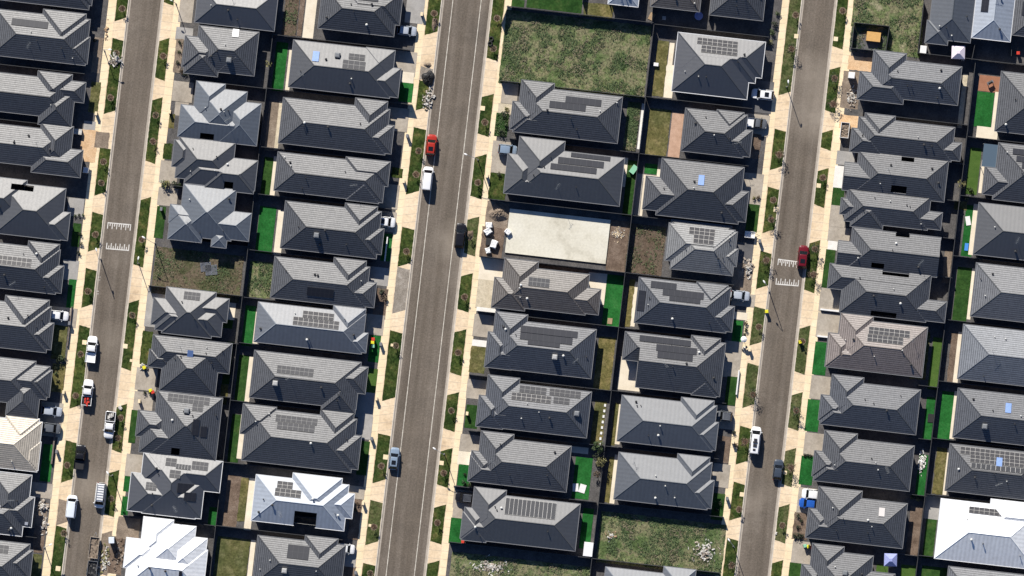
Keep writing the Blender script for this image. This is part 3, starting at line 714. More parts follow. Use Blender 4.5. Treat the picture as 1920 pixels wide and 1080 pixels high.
def canopy(px, py, w, h, m, label, name='gazebo'):
    x, y = W(px, py, 2.4); root = thing(name, label, 'gazebo', (x, y, GZ), -TH+.08)
    b = bmesh.new(); a = w*S/2; q = [b.verts.new(p) for p in ((-a,-a,2.1),(a,-a,2.1),(a,a,2.1),(-a,a,2.1))]; m1 = [b.verts.new(p) for p in ((-.25,-.25,2.75),(.25,-.25,2.75),(.25,.25,2.75),(-.25,.25,2.75))]
    lo = [b.verts.new((v.co.x, v.co.y, 1.9)) for v in q]
    for k in range(4):
        b.faces.new((q[k], q[(k+1)%4], m1[(k+1)%4], m1[k])); b.faces.new((lo[k], lo[(k+1)%4], q[(k+1)%4], q[k]))
    b.faces.new(m1); mesh_obj('canopy', b, M[m], root)
    for sx in (-1,1):
        for sy in (-1,1):
            b = bmesh.new(); tube(b, (sx*(a-.06), sy*(a-.06), 0), (sx*(a-.06), sy*(a-.06), 2.08), .03, .03, 6); mesh_obj('leg', b, M['steel'], root)
    return root
def skip(px, py, lx, wy, h, m, fill, label, name='skip_bin', cat='skip bin', turn=0, road=True, wheels=True):
    x, y = W(px, py, h); root = thing(name, label, cat, (x, y, 0 if road else GZ+.05), -TH+radians(turn))
    z0 = .55 if wheels else .08
    b = bmesh.new(); a, c, t = lx/2, wy/2, .07
    bx(b, -a, a, -c, -c+t, z0, h); bx(b, -a, a, c-t, c, z0, h); bx(b, -a, -a+t, -c+t, c-t, z0, h-.003); bx(b, a-t, a, -c+t, c-t, z0, h-.003); bx(b, -a+t, a-t, -c+t, c-t, z0, z0+.08)
    mesh_obj('tub', b, M[m], root)
    rg = random.Random(int(px)); b = bmesh.new(); nx, ny = 12, 7; g = [[b.verts.new((-a+t+(2*a-2*t)*i/nx, -c+t+(2*c-2*t)*j/ny, h-.30+rg.uniform(-.1,.16))) for j in range(ny+1)] for i in range(nx+1)]
    for i in range(nx):
        for j in range(ny): b.faces.new((g[i][j], g[i+1][j], g[i+1][j+1], g[i][j+1]))
    mesh_obj('load', b, M[fill], root)
    if wheels:
        for sx in (-.35, .35):
            for sy in (-1, 1):
                b = bmesh.new(); tube(b, (sx, sy*(c-.02), .3), (sx, sy*(c+.16), .3), .3, .3, 14); mesh_obj('wheel', b, M['tyre'], root)
        b = bmesh.new(); tube(b, (a, -.35, z0+.05), (a+.9, 0, .5), .04, .04, 6); tube(b, (a, .35, z0+.05), (a+.9, 0, .5), .04, .04, 6); mesh_obj('drawbar', b, M['steel'], root)
    return root
def board(px, py, w, d, m, label, cat, name, turn=0, z=.01, t=.05, group=None, slats=0):
    x, y = W(px, py); b = bmesh.new()
    if slats:
        for k in range(slats): yy = -d/2+d*k/slats; bx(b, -w/2, w/2, yy, yy+d/slats*.6, .06, .06+t)
        for xx in (-w/2, -w*.05, w/2-w*.1): bx(b, xx, xx+w*.1, -d/2, d/2-.05, 0, .058)
    else: bx(b, -w/2, w/2, -d/2, d/2, 0, t, .01)
    return tag(mesh_obj(name, b, M[m], None, (x, y, GZ+.07+z), -TH+radians(turn)), label, cat, group)
def weeds(name, x, y, w, h, n, label, mats=('wd_g','wd_d','wd_t'), seed=1, size=.085, hole=.35):
    rg = random.Random(seed); bm = bmesh.new()
    from mathutils import noise as mn
    made = 0
    while made < n:
        a, b = rg.uniform(1, w-1), rg.uniform(1, h-1); px, py = x+a*CT-b*ST, y+a*ST+b*CT
        if mn.noise(Vector((a*.035, b*.035, seed*3.1)))+.5*mn.noise(Vector((a*.12, b*.12, seed))) < -.20+hole*.9*rg.random(): 
            if rg.random() < .93: made += .45; continue
        X, Y = W(px, py); cl = mn.noise(Vector((a*.05+7, b*.05, seed*1.7))); mi = (0 if rg.random() < .8 else 1) if cl > .12 else ((1 if rg.random() < .6 else 0) if cl > -.15 else (2 if rg.random() < .55 else 1)); mi = min(mi, len(mats)-1)
        s = size*rg.uniform(.5, 1.5); hh = rg.uniform(.03, .22)
        for q in range(5):
            t = rg.uniform(0, 6.3); d = Vector((cos(t), sin(t), 0)); e = Vector((-d.y, d.x, 0)); p = Vector((X, Y, GZ+.06))
            bm.faces.new([bm.verts.new(p), bm.verts.new(p+d*s*.6-e*s*.32+Vector((0,0,hh))), bm.verts.new(p+d*s*1.3+Vector((0,0,hh*.7))), bm.verts.new(p+d*s*.6+e*s*.32+Vector((0,0,hh)))]).material_index = mi
        made += 1
    o = structure(name, bm, [M[k] for k in mats], 'stuff'); tag(o, label, 'weeds'); return o
# ------------------------------------------------------------------ the setting
def roadx(x0, k): return lambda y: x0 - k*y
ROADS = {'left': (244, 304), 'middle': (831, 921), 'right': (1506, 1567)}
K = .1163
Y0, Y1 = -260, 1340
def rx(x0, y): return x0 - K*y
bm = bmesh.new()
v = [bm.verts.new((sx*400, sy*300, -.12)) for sx, sy in ((-1,-1),(1,-1),(1,1),(-1,1))]; bm.faces.new(v)
structure('ground', bm, M['soil'])
for nm, (a, b) in ROADS.items():
    sheet_pts('road', [(rx(a, Y0)-1, Y0), (rx(b, Y0)+1, Y0), (rx(b, Y1)+1, Y1), (rx(a, Y1)-1, Y1)], 0, M['asph'])
# raised blocks between the roads
edges = [-900] + [v for ab in ROADS.values() for v in ab] + [2900]
for i in range(0, len(edges), 2):
    a, b = edges[i], edges[i+1]
    xl = (lambda y, a=a: rx(a, y)+ (3.2 if a > -900 else 0)); xr = (lambda y, b=b: rx(b, y) - (3.2 if b < 2900 else 0))
    bm = bmesh.new(); P = [(xl(Y0), Y0), (xr(Y0), Y0), (xr(Y1), Y1), (xl(Y1), Y1)]
    t = [bm.verts.new((*W(*p), GZ)) for p in P]; lo = [bm.verts.new((*W(*p), -.1)) for p in P]
    bm.faces.new(t[::-1])
    for k in range(4): bm.faces.new((lo[k], lo[(k+1)%4], t[(k+1)%4], t[k]))
    bmesh.ops.recalc_face_normals(bm, faces=bm.faces[:]); structure('terrain', bm, M['soil'])
# kerbs and channels
def strip(name, x0, dx0, dx1, z0, z1, m):
    bm = bmesh.new(); P = [(rx(x0, Y0)+dx0, Y0), (rx(x0, Y0)+dx1, Y0), (rx(x0, Y1)+dx1, Y1), (rx(x0, Y1)+dx0, Y1)]
    t = [bm.verts.new((*W(*p), z1)) for p in P]; lo = [bm.verts.new((*W(*p), z0)) for p in P]
    bm.faces.new(t)
    if z1-z0 > .01:
        for k in range(4): bm.faces.new((lo[k], lo[(k+1)%4], t[(k+1)%4], t[k]))
    bmesh.ops.recalc_face_normals(bm, faces=bm.faces[:])
    for f in bm.faces:
        if f.normal.z < -.9 and len(bm.faces) == 1: f.normal_flip()
    return structure(name, bm, m)
for nm, (a, b) in ROADS.items():
    strip('kerb', a, -3.4, -1.6, -.1, GZ+.006, M['kerb']); strip('channel', a, -1.6, 2.2, .004, .004, M['chan'])
    strip('kerb', b, 1.6, 3.4, -.1, GZ+.006, M['kerb']); strip('channel', b, -2.2, 1.6, .004, .004, M['chan'])
# pale concrete verge + footpath along every kerb  (kerb x, side, verge width, path width)
VERGE = [(244,-1,26,14,'L'), (304,1,24,15,'l'), (831,-1,29,14,'M'), (921,1,27,13,'m'), (1506,-1,27,12,'R'), (1567,1,25,15,'r')]
for x0, sd, vw, pw, _ in VERGE:
    a = 3.0*sd; b = vw*sd; c = (vw+pw)*sd
    P = lambda o, y: (rx(x0, y)+o, y)
    sheet_pts('pavement', [P(a, Y0), P(b, Y0), P(b, Y1), P(a, Y1)], GZ+.002, M['verge'])
    sheet_pts('footpath', [P(b, Y0), P(c, Y0), P(c, Y1), P(b, Y1)], GZ+.004, M['path'])
    # sawn joints across the path
    bm = bmesh.new(); y = -20
    while y < 1110:
        p = [P(a, y), P(c, y+abs(c-a)*.115), P(c, y+abs(c-a)*.115+.45), P(a, y+.45)]
        bm.faces.new([bm.verts.new((*W(*q), GZ+.0065)) for q in (p if sd < 0 else p[::-1])]); y += 15
    bmesh.ops.recalc_face_normals(bm, faces=bm.faces[:])
    structure('pavement_joint', bm, M['chan'])
# grass islands in the verge
ISL = {'L': [(-40,40),(71,214),(274,367),(397,472),(502,577),(609,766),(825,905),(985,1110)],
       'l': [(-40,11),(71,152),(182,308),(369,502),(562,696),(757,850),(881,970)],
       'M': [(-40,66),(150,207),(238,365),(425,500),(619,752),(812,906),(937,1022),(1055,1120)],
       'm': [(-40,115),(176,257),(289,374),(406,481),(512,586),(617,705),(735,810),(840,915),(946,1021),(1051,1120)],
       'R': [(-40,179),(241,319),(350,437),(470,542),(574,648),(680,765),(798,871),(903,976),(1008,1110)],
       'r': [(-40,93),(125,213),(243,283),(315,390),(450,550),(610,703),(735,808),(840,914),(945,1019),(1050,1120)]}
DIRT = {('M',500,588),('L',935,985),('l',995,1080),('M',124,150)}
def island(x0, sd, vw, ya, yb, m, name='verge_lawn'):
    P = lambda o, y: (rx(x0, y)+o*sd, y)
    ia, ib = 3.6, vw-1.5; pts = []
    top = [(ib, ya), (ia, ya+6)] ; bot = [(ia, yb-7), (ib, yb)]
    rg = random.Random(int(ya+x0)); seq = top+bot; 
    for k in range(4):
        a, b = seq[k], seq[(k+1)%4]; n = max(2, int(math.dist(a, b)/4))
        for j in range(n):
            t = j/n; pts.append(P(a[0]+(b[0]-a[0])*t+rg.uniform(-.35,.35), a[1]+(b[1]-a[1])*t+rg.uniform(-.35,.35)))
    return sheet_pts(name, pts, GZ+.012, m)
for x0, sd, vw, pw, key in VERGE:
    for (ya, yb) in ISL[key]:
        dryish = (key, ya) in {('M',937),('m',406),('R',-40),('R',574),('R',680),('r',735),('r',840),('r',945),('r',610)}
        island(x0, sd, vw, ya, yb, M['lawn'] if not dryish else M['lawn2'])
    for d in DIRT:
        if d[0] == key: island(x0, sd, vw, d[1], d[2], M['dirtp'] if key != 'M' else M['mortarp'], 'bare_ground')
# lane lines of the middle road, each one long painted strip
for a, b in ((848.6, 850.0), (901.6, 903.0)):
    sheet_pts('lane_line', [(rx(a,Y0),Y0),(rx(b,Y0),Y0),(rx(b,Y1)-.0,Y1),(rx(a,Y1),Y1)], .004, M['paintl'])
# ladder markings at the road humps
def ladder(xa, ya, xb, yb, n, up):
    bm = bmesh.new(); z = .006
    def q(p): bm.faces.new([bm.verts.new((*W(*t), z)) for t in p])
    d = Vector((xb-xa, yb-ya)).normalized(); e = Vector((-ST, CT))*(-1 if up else 1)
    A, B = Vector((xa, ya)), Vector((xb, yb)); ln = (B-A).length
    q([A, B, B+e*2, A+e*2])
    for i in range(n):
        c = A+d*(ln-1.6)*i/(n-1); l = 12 if i % 2 == 0 else 7
        q([c+e*2.05, c+d*1.6+e*2.05, c+d*1.6+e*l, c+e*l])
    bmesh.ops.recalc_face_normals(bm, faces=bm.faces[:])
    for f in bm.faces:
        if f.normal.z < 0: f.normal_flip()
    structure('road_marking', bm, M['paint'])
ladder(202, 416.5, 246, 420.5, 11, False); ladder(198.5, 467, 241.5, 470.5, 11, True)
ladder(1459, 485, 1496, 490, 11, False); ladder(1454, 533.5, 1497, 537, 11, True)
bm = bmesh.new()
for (x, y) in ((184.5,519.5),(187.5,519.5),(184,525),(187,525),(182,546),(184,546),(182,551),(184,551)):
    bm.faces.new([bm.verts.new((*W(x+a, y+b), .006)) for a, b in ((-.5,.9),(.5,.9),(.5,-.9),(-.5,-.9))])
structure('road_marking', bm, M['paint'])

PATCHES = '''
turf 519 78 22 92|cream_p 543 92 8 80|dirt 505 190 20 92|gravel 524 190 7 92|turfd 496 294 19 70|cream_p 514 293 9 74|turf 488 386 31 88|cream_p 522 394 14 84|weed 470 488 44 68|weedc 293 462 166 88|weedb 540 -40 26 106|brown_s 566 -20 9 88|cream_p 577 -20 20 92
turf 461 572 20 76|cream_p 481 578 9 66|turfd 449 665 20 88|cream_p 468 668 9 88|turfd 436 776 20 90|cream_p 453 775 9 85|brown_s 428 890 26 98|dry 453 895 15 82|cream_p 468 896 13 98|dry 408 1005 62 90|cream_p 471 1012 9 90
cream_p 428 567 15 32|turf 393 950 15 34|turfd 422 575 18 40|turfd 425 640 14 80|dry 415 720 14 38
turf 234 891 12 30|turf 230 930 13 36
weed 1178 190 24 92|white_p 1204 194 6 86|turfd 1178 300 17 105|cream_p 1168 295 10 55|dry 1219 202 40 90|brick_p 1261 210 22 85|dry 1234 76 21 104|cream_p 1256 80 9 44|cream_p 1243 120 24 62
turf 1210 306 24 19|cream_p 1207 327 32 7|cream_p 1235 296 9 34|grey_p 1194 325 13 78|cream_p 1207 333 5 72|brown_s 1146 412 36 98|weedb 1180 418 70 92|brown_s 955 490 190 14
cream_p 1104 510 35 58|turf 1139 514 33 96|dry 1181 523 10 90|cream_p 1190 528 9 84|dry 1123 630 32 100|cream_p 1164 668 42 62|dry 1116 750 22 86|dry 1153 755 9 80|cream_p 1161 757 9 76
turf 1080 856 32 78|cream_p 1070 836 34 12|dry 1143 856 10 86|cream_p 1153 852 9 92|turf 1094 952 20 76|weed 1128 958 236 96|weed 848 1034 262 90
weed 950 18 274 138|dry 1096 4 55 26|turfd 960 -2 24 14|turfd 990 -16 104 30|weed 1604 -30 130 80|weed 1668 40 64 62
lime 1750 632 18 98|brown_s 1785 624 13 92|cream_p 1797 622 9 96|deck 1837 140 39 30|turf 1833 171 32 66|cream_p 1866 172 7 76|cream_p 1832 236 40 22
lime 1819 276 22 88|cream_p 1841 300 6 62|turf 1812 384 20 96|cream_p 1826 382 9 96|turfd 1796 500 27 102|cream_p 1823 503 7 96|turf 1738 744 17 80|turf 1767 733 24 92|cream_p 1790 733 8 90
turf 1724 852 17 78|dry 1757 838 20 88|cream_p 1777 840 7 88|brown_s 1708 948 24 94|turfd 1737 972 20 74|grey_p 1736 928 28 44|lime 1644 1057 22 40|lime 1690 1058 28 40|turfd 1729 1060 50 40
gravel 1806 138 9 102|dry 1715 620 30 90|dry 1790 376 24 16|dirt 1772 470 14 60
drive 339 -6 26 47|grey_p 331 50 32 24|dirt 331 72 14 64|drive 326 151 38 38|drive 330 184 25 32|dry 318 213 11 27|lawn 308 268 16 30|drive 302 300 34 42|drive 298 350 37 34|turfd 295 386 17 60
grey_p 278 538 34 74|lawn 268 620 20 62|drive 257 688 40 42|drive 253 733 36 42|turfd 247 768 13 62|drive 238 850 34 42|dirt 222 968 42 42|brown_s 209 1005 26 70
dirt 178 70 16 66|dry 172 153 18 58|grey_p 158 226 22 20|orange 155 242 30 60|dirt 180 246 26 30|grey_p 129 370 30 34|turfd 138 418 15 44|grey_p 119 486 30 38|turf 130 523 14 54|drive 92 573 54 36|dry 102 609 26 64
dry 99 680 25 54|drive 78 752 42 64|turf 82 832 20 70|drive 58 903 42 28|dirt 64 940 27 50|brown_s 66 985 20 50|dry 60 1038 20 60
grey_p 764 -8 34 50|drive 741 94 42 46|turf 751 154 25 36|cream_p 753 134 24 20|drive 728 200 40 44|lawn 735 314 21 18|drive 710 343 40 46|drive 705 394 40 38|turf 719 437 18 52|grey_p 685 498 46 34|brown_s 704 540 24 56
drive 688 588 34 38|turf 695 628 20 50|lime 689 690 20 52|grey_p 666 733 38 48|grey_p 672 778 28 44|turfd 675 826 19 64|drive 641 908 44 24|brown_s 660 935 20 76|grey_p 632 1026 38 34|brown_s 640 1060 28 40
drive 943 153 30 40|gravel 935 193 26 20|turfd 931 211 24 44|drive 925 263 34 30|drive 923 293 30 30|lawn 920 323 32 50|dirt 914 376 42 52|brown_s 905 424 42 58|cream_p 901 482 46 42|gravel 897 523 30 54|white_p 894 575 44 8
drive 890 588 42 42|white_p 886 636 28 12|dry 884 648 30 50|drive 877 710 40 36|turfd 875 758 24 44|drive 864 813 40 32|cream_p 860 845 28 26|turf 861 870 22 40|drive 852 917 36 34|drive 850 950 30 22|turf 846 970 24 48|dgrey 1398 148 54 60
drive 1398 212 46 40|brown_s 1404 250 24 46|drive 1395 323 38 62|turfd 1403 382 22 52|dgrey 1378 453 36 40|dirt 1376 492 38 66|drive 1373 548 44 24|cream_p 1376 584 26 14|turf 1376 600 18 46|drive 1359 638 34 68|turfd 1364 705 20 54
drive 1341 758 38 44|brown_s 1343 816 28 50|drive 1338 868 32 44|turfd 1338 924 22 50|orange 1592 104 46 26|dirt 1582 132 34 70|orange 1575 214 46 26|grey_p 1570 282 34 26|white_p 1566 310 18 44|turfd 1562 351 22 34
drive 1558 384 30 40|drive 1554 424 44 28|white_p 1553 451 18 17|turfd 1549 467 18 30|turfd 1545 495 10 46|drive 1539 539 40 44|drive 1534 585 44 46|turf 1529 640 25 62|drive 1522 703 40 44|turf 1515 748 25 60
drive 1510 810 40 42|turf 1503 854 25 54|drive 1498 913 36 48|brown_s 1490 960 28 50|drive 1487 1013 40 44|turfd 1481 1054 24 40|dgrey 1597 50 62 46
'''
for ln in PATCHES.split('\n'):
    for it in ln.split('|'):
        if not it.strip(): continue
        k, x, y, w, h = it.split(); x, y, w, h = map(float, (x, y, w, h))
        patch(k, x, y, w, h, .8 if k in ('weed','weedb','weedc','dirt','brown_s','orange','dry','lawn') else 0)

# ------------------------------------------------------------------ houses, row by row
ROWNAME = {'A': 'along left edge', 'B': 'right of left street', 'C': 'left of middle street', 'D': 'right of middle street',
           'E': 'left of right street', 'F': 'right of right street', 'G': 'along right edge'}
MATNAME = dict(char='charcoal tiled', char2='slate grey tiled', blue='blue grey tiled', brown='brown grey tiled', brown2='taupe tiled', lblue='pale blue grey tiled', lgrey='light grey tiled', cream='cream tiled',
               mdark='dark metal roofed', mgrey='grey metal roofed', mpale='pale metal roofed', mblue='blue grey metal roofed', mwhite='white metal roofed')
H = {}
H['A'] = [
 dict(r=[(-22,-100,200,96),(120,-70,60,74)], m='char'),
 dict(r=[(-6,17,176,86),(82,17.5,80,84),(125,65,44,50)], m='char2', solar=[(24,34,68,13,'k',8,1)]),
 dict(r=[(-45,131,180,72),(72,133,64,62),(79,167,62,66),(118,150,43,38)], m='char'),
 dict(r=[(-50,227,172,71),(78,231,60,78),(67,272,89,51)], m='char2'),
 dict(r=[(-120,319,172,77),(2,340,122,97),(72,392,60,52)], m='mgrey', notch=[(22,344,42,11)]),
 dict(r=[(-70,448,184,83),(54,452,58,80),(68,493,52,60)], m='char', solar=[(-2,478,63,16,'w',7,2)]),
 dict(r=[(-75,556,172,86),(11,554,82,88),(58,601,43,50)], m='char2'),
 dict(r=[(-62,663,130,82),(18,679,76,62),(58,690,40,50),(19,706,59,72)], m='char2'),
 dict(r=[(-70,775,150,93),(12,779,62,62),(42,825,35,54)], m='cream', gut='gutterw'),
 dict(r=[(-88,914,138,76),(-16,883,76,92),(14,927,51,56)], m='char2', gut='gutterw', heater=[(47,978,6,6,'skylw')]),
 dict(r=[(-80,1005,137,92),(18,1027,44,54)], m='char2', solar=[(0,1021,17,14,'g',2,2)]),
]
H['B'] = [
 dict(r=[(374,-32,149,74),(384,-60,134,60)], m='mdark'),
 dict(r=[(374,48,112,82),(348,67,70,58),(352,75,63,62),(415,75,62,60)], m='char2', heater=[(437,54,12,15,'skylw')], ac=[(430,113)]),
 dict(r=[(371,162,93,95),(369,152,52,72),(420,187,70,79),(340,196,132,60)], m='mblue', notch=[(376,249,26,16)]),
 dict(r=[(337,257,105,76),(390,291,92,62),(352,287,132,56),(328,262,30,50)], m='mgrey', notch=[(421,340,17,24)]),
 dict(r=[(345,345,99,96),(320,383,62,34),(321.5,387,63,61),(390,391,82,60),(399,433,28,29)], m='mblue'),
 dict(r=[(313,538,93,86),(289,558,70,50),(297,562,124,56),(370,554,60,44)], m='mgrey', solar=[(346,546,30,14,'g',4,2)]),
 dict(r=[(288,628,148,56),(310,638,104,94),(281,655,42,32)], m='char', heater=[(353,656,11,18)]),
 dict(r=[(296,733,122,118),(268,785,82,62),(260,769,60,48)], m='char2', solar=[(316,737,78,14,'g',8,2),(362,756,20,13,'g',2,2),(364,785,12,30,'k',2,3),(378,799,12,20,'k',2,2)], ac=[(351,770)], notch=[(322,839,16,13)]),
 dict(r=[(279,850,100,112),(340,857,78,58),(247,886,138,71),(270,850,140,54)], m='mdark', solar=[(312,858,20,14,'g',2,2),(361,864,30,15,'g',4,2),(331,869,28,9,'t',5,1),(320,880,20,14,'g',2,2),(275,903,20,14,'g',3,3),(335,905,30,18,'k',3,2),(347,922,22,16,'k',3,2)], gut='gutterw'),
 dict(r=[(243,1015,147,84),(270,969,56,70),(274,977,94,92),(309,1001,80,80),(238,1008,60,56)], m='mwhite', gut='gutterw', wall='wallw', heater=[(337,1070,6,10,'solar_k')]),
]
H['C'] = [
 dict(r=[(606,-29,142,82),(690,-22,66,62)], m='char', solar=[(672,-6,38,6,'k',4,1)]),
 dict(r=[(551,75,190,88),(687,89,54,54),(682,121,70,62)], m='mgrey', solar=[(655,100,30,11,'g',3,2),(644,112,42,16,'g',4,2)], heater=[(588,96,12,19)], ac=[(633,104)]),
 dict(r=[(532,183,200,85),(667,184,60,86),(670,228,69,55)], m='char2'),
 dict(r=[(522,285,204,72),(657,309,60,66),(672,297,60,46)], m='char2'),
 dict(r=[(536,377,180,88),(648,381,60,80),(665,423,55,48)], m='char', ac=[(594,441)]),
 dict(r=[(516,481,178,77),(627,483,60,78),(650,524,56,48)], m='char2', solar=[(577,538,50,16,'k',6,2)]),
 dict(r=[(485,566,202,75),(626,573,60,72),(648,620,42,38)], m='mpale2', solar=[(569,582,58,14,'w',6,2),(551,593,86,15,'w',9,2)]),
 dict(r=[(478,657,200,88),(610,700,63,69),(640,683,50,50)], m='char2', solar=[(521,684,68,14,'g',8,2)], ac=[(517,718,'acl')]),
 dict(r=[(465,763,205,100),(602,768,62,87),(612,810,66,63),(457,757,62,56)], m='char2', solar=[(518,777,78,12,'g',8,2),(521,790,70,13,'g',7,2)]),
 dict(r=[(481,890,174,86),(550,887,92,84),(590,918,75,46)], m='mpale', notch=[(553,957,42,34)], gut='gutterw', wall='wallw', solar=[(521,901,29,13,'w',3,2),(517,914,49,14,'w',5,2)]),
 dict(r=[(484,1004,165,92),(573,1004,61,84),(590,1048,54,54)], m='char2', solar=[(541,1020,40,25,'k',4,2)], ac=[(534,1069,'acl')]),
]
H['D'] = [
 dict(r=[(1147,-53,56,60)], m='mpale', gut='gutterw'),
 dict(r=[(1229,-70,92,82)], m='brown'),
 dict(r=[(1340,-56,100,84)], m='char'),
 dict(r=[(972,160,196,87),(979,150,61,88),(962,190,56,52)], m='char2', solar=[(1061,180,67,13,'k',6,1),(1031,189,68,13,'k',6,1)]),
 dict(r=[(962,273,210,90),(975,256,85,92),(953,288,62,74)], m='mgrey', solar=[(1071,286,74,8,'k',7,1),(1047,294,86,12,'k',8,1),(1033,306,86,11,'k',8,1)]),
 dict(r=[(940,496,166,76),(947,484,63,82),(928,520,62,56),(1067,536,60,55)], m='brown', solar=[(992,519,39,16,'g',5,2)]),
 dict(r=[(923,596,196,92),(930,584,60,87),(916,622,50,66)], m='blue', solar=[(977,610,107,12,'k',10,1),(976,623,98,12,'k',9,1),(990,637,60,8,'k',6,1)], ac=[(1040,669,'acl')]),
 dict(r=[(914,713,196,86),(916,703,59,82),(899,741,50,58)], m='blue', solar=[(975,722,50,13,'g',5,2),(1031,728,58,12,'g',6,2),(960,735,74,13,'w',8,2),(1038,744,30,11,'g',3,2)], ac=[(1081,775)]),
 dict(r=[(887,816,185,86),(903,808,61,82),(885,845,50,51)], m='char2'),
 dict(r=[(873,921,216,88),(890,913,60,84),(872,951,46,61)], m='mgrey', solar=[(949,933,95,30,'t',12,1)]),
]
H['E'] = [
 dict(r=[(1272,61,141,110),(1272,61,164,67),(1272,61,153,78)], m='mdark', solar=[(1308,70,76,12,'w',8,2),(1315,85,68,13,'w',7,2)], gut='gutterw'),
 dict(r=[(1286,203,116,80),(1345,206,50,62),(1360,239,51,57)], m='char'),
 dict(r=[(1242,297,154,106),(1212,330,86,62),(1345,353,59,57)], m='char', heater=[(1310,328,11,19)]),
 dict(r=[(1255,418,124,70),(1266,422,117,82),(1350,463,34,38),(1260,412,113,30,'',-.8)], m='lgrey', wall='wallw', solar=[(1293,425,48,13,'w',5,2),(1301,439,38,16,'w',4,2)]),
 dict(r=[(1199,520,172,85),(1307,529,58,62),(1325,569,52,56)], m='blue', solar=[(1221,527,48,12,'k',5,1),(1243,541,77,12,'k',7,1),(1255,554,58,9,'k',5,1),(1198,544,13,38,'k',1,4)]),
 dict(r=[(1203,626,158,100,'W'),(1173,622,104,52),(1297,629,54,62),(1303,680,46,60)], m='char2', solar=[(1200,628,96,11,'k',9,1),(1231,645,76,12,'k',7,1),(1233,658,66,12,'k',6,1)]),
 dict(r=[(1167,741,178,86),(1278,745,61,72),(1300,787,47,60)], m='mblue2'),
 dict(r=[(1161,848,175,88),(1271,851,60,72),(1285,895,54,58)], m='mblue2'),
 dict(r=[(1136,1063,166,86),(1245,1062,60,72)], m='mpale2'),
]
H['F'] = [
 dict(r=[(1639,107,165,72),(1639,94,61,86),(1613,134,86,52)], m='blue'),
 dict(r=[(1611,219,180,64),(1623,212,56,62),(1745,262,58,40),(1598,240,58,44)], m='char2'),
 dict(r=[(1611,283,168,77),(1585,304,92,52,'W')], m='char2', notch=[(1692,280,24,22),(1671,347,29,14)]),
 dict(r=[(1590,352,156,62),(1601,366,60,58),(1705,392,62,41),(1578,371,44,30)], m='char2'),
 dict(r=[(1599,427,166,74,'E'),(1573,451,76,45,'W')], m='char2', notch=[(1680,435,26,8),(1634,492,24,9)]),
 dict(r=[(1584,498,162,88),(1557,494,190,46),(1720,560,55,40)], m='char2', notch=[(1655,506,50,9),(1633,582,48,10)]),
 dict(r=[(1562,594,178,94),(1577,587,61,87),(1554,624,50,63)], m='brown2', solar=[(1629,612,77,13,'w',8,2),(1626,626,67,13,'w',7,2)]),
 dict(r=[(1547,711,180,84),(1561,702,59,82),(1540,740,52,47)], m='blue'),
 dict(r=[(1535,816,180,85),(1547,807,61,82),(1528,845,52,47)], m='char2'),
 dict(r=[(1520,924,182,84),(1536,912,81,88),(1517,953,46,49)], m='char2', heater=[(1648,951,11,16,'skylw2')]),
 dict(r=[(1508,1028,130,92),(1524,1019,59,84),(1504,1058,46,46),(1620,1070,58,50)], m='char2', ac=[(1583,1073)]),
]
H['G'] = [
 dict(r=[(1755,-60,79,132),(1739,38,42,42)], m='mdark2'),
 dict(r=[(1837,-61,72,132)], m='mpale', solar=[(1841,-4,13,26,'k',2,4)], gut='gutterw'),
 dict(r=[(1913,-62,80,128)], m='char2', solar=[(1918,3,16,26,'k',2,3)]),
 dict(r=[(1878,134,150,112)], m='char2'),
 dict(r=[(1873,268,150,106),(1848,313,90,51)], m='char2', solar=[(1899,278,30,11,'k',3,1),(1905,292,30,11,'k',3,1),(1915,305,26,11,'k',3,1)]),
 dict(r=[(1836,380,160,97)], m='mgrey'),
 dict(r=[(1831,493,160,100)], m='lgrey2'),
 dict(r=[(1807,608,180,102)], m='lblue'),
 dict(r=[(1797,728,180,92)], m='blue', heater=[(1885,755,11,18)], ac=[(1845,799)]),
 dict(r=[(1782,832,180,88)], m='char2', solar=[(1801,837,130,13,'w',14,2),(1819,852,120,13,'w',13,2),(1820,867,120,9,'t',13,1)], heater=[(1868,857,11,16)]),
 dict(r=[(1765,935,190,112),(1896,940,70,60)], m='mwhite', gut='gutterw', wall='wallw', solar=[(1817,949,76,12,'w',8,2)]),
 dict(r=[(1779,1062,160,92)], m='lgrey2'),
]
M['mpale2'] = m_roof_metal('silver blue metal sheet', (0.095, 0.107, 0.128), spec=.62); CAP['mpale2'] = m_plain('mpale2 cap', (.19, .21, .24), .5)
M['mblue2'] = m_roof_metal('storm grey metal sheet', (0.070, 0.079, 0.094), spec=.55); CAP['mblue2'] = m_plain('mblue2 cap', (.09, .1, .115), .5)
M['mdark2'] = m_roof_metal('ink metal sheet', (0.07, 0.08, 0.097), spec=.45); CAP['mdark2'] = m_plain('mdark2 cap', (.075, .085, .1), .5)
M['lgrey2'] = m_roof_tile('mid grey tile', (0.11, 0.116, 0.13)); CAP['lgrey2'] = m_plain('lgrey2 cap', (.09, .095, .1), .5)
M['skylw2'] = m_plain('pale heater panel', (.48, .46, .45), .5)
MATNAME.update(mpale2='silver blue metal roofed', mblue2='storm grey metal roofed', mdark2='ink grey metal roofed', lgrey2='mid grey tiled')
for row, lo, hi in (('D', 3, 10), ('F', 6, 11)):     # only the lower front corner reaches forward of the garage
    for h in H[row][lo:hi]:
        (x, y, w, hh), n_, w_ = h['r'][0], h['r'][1], h['r'][2]
        d = (n_[0]*CT+n_[1]*ST)-(x*CT+y*ST)+1
        bl = (x-hh*ST, y+hh*CT); h2 = hh*.56
        h['r'][0] = (x+d*CT, y+d*ST, w-d, hh); h['r'].append((bl[0]+h2*ST, bl[1]-h2*CT, 66, h2))
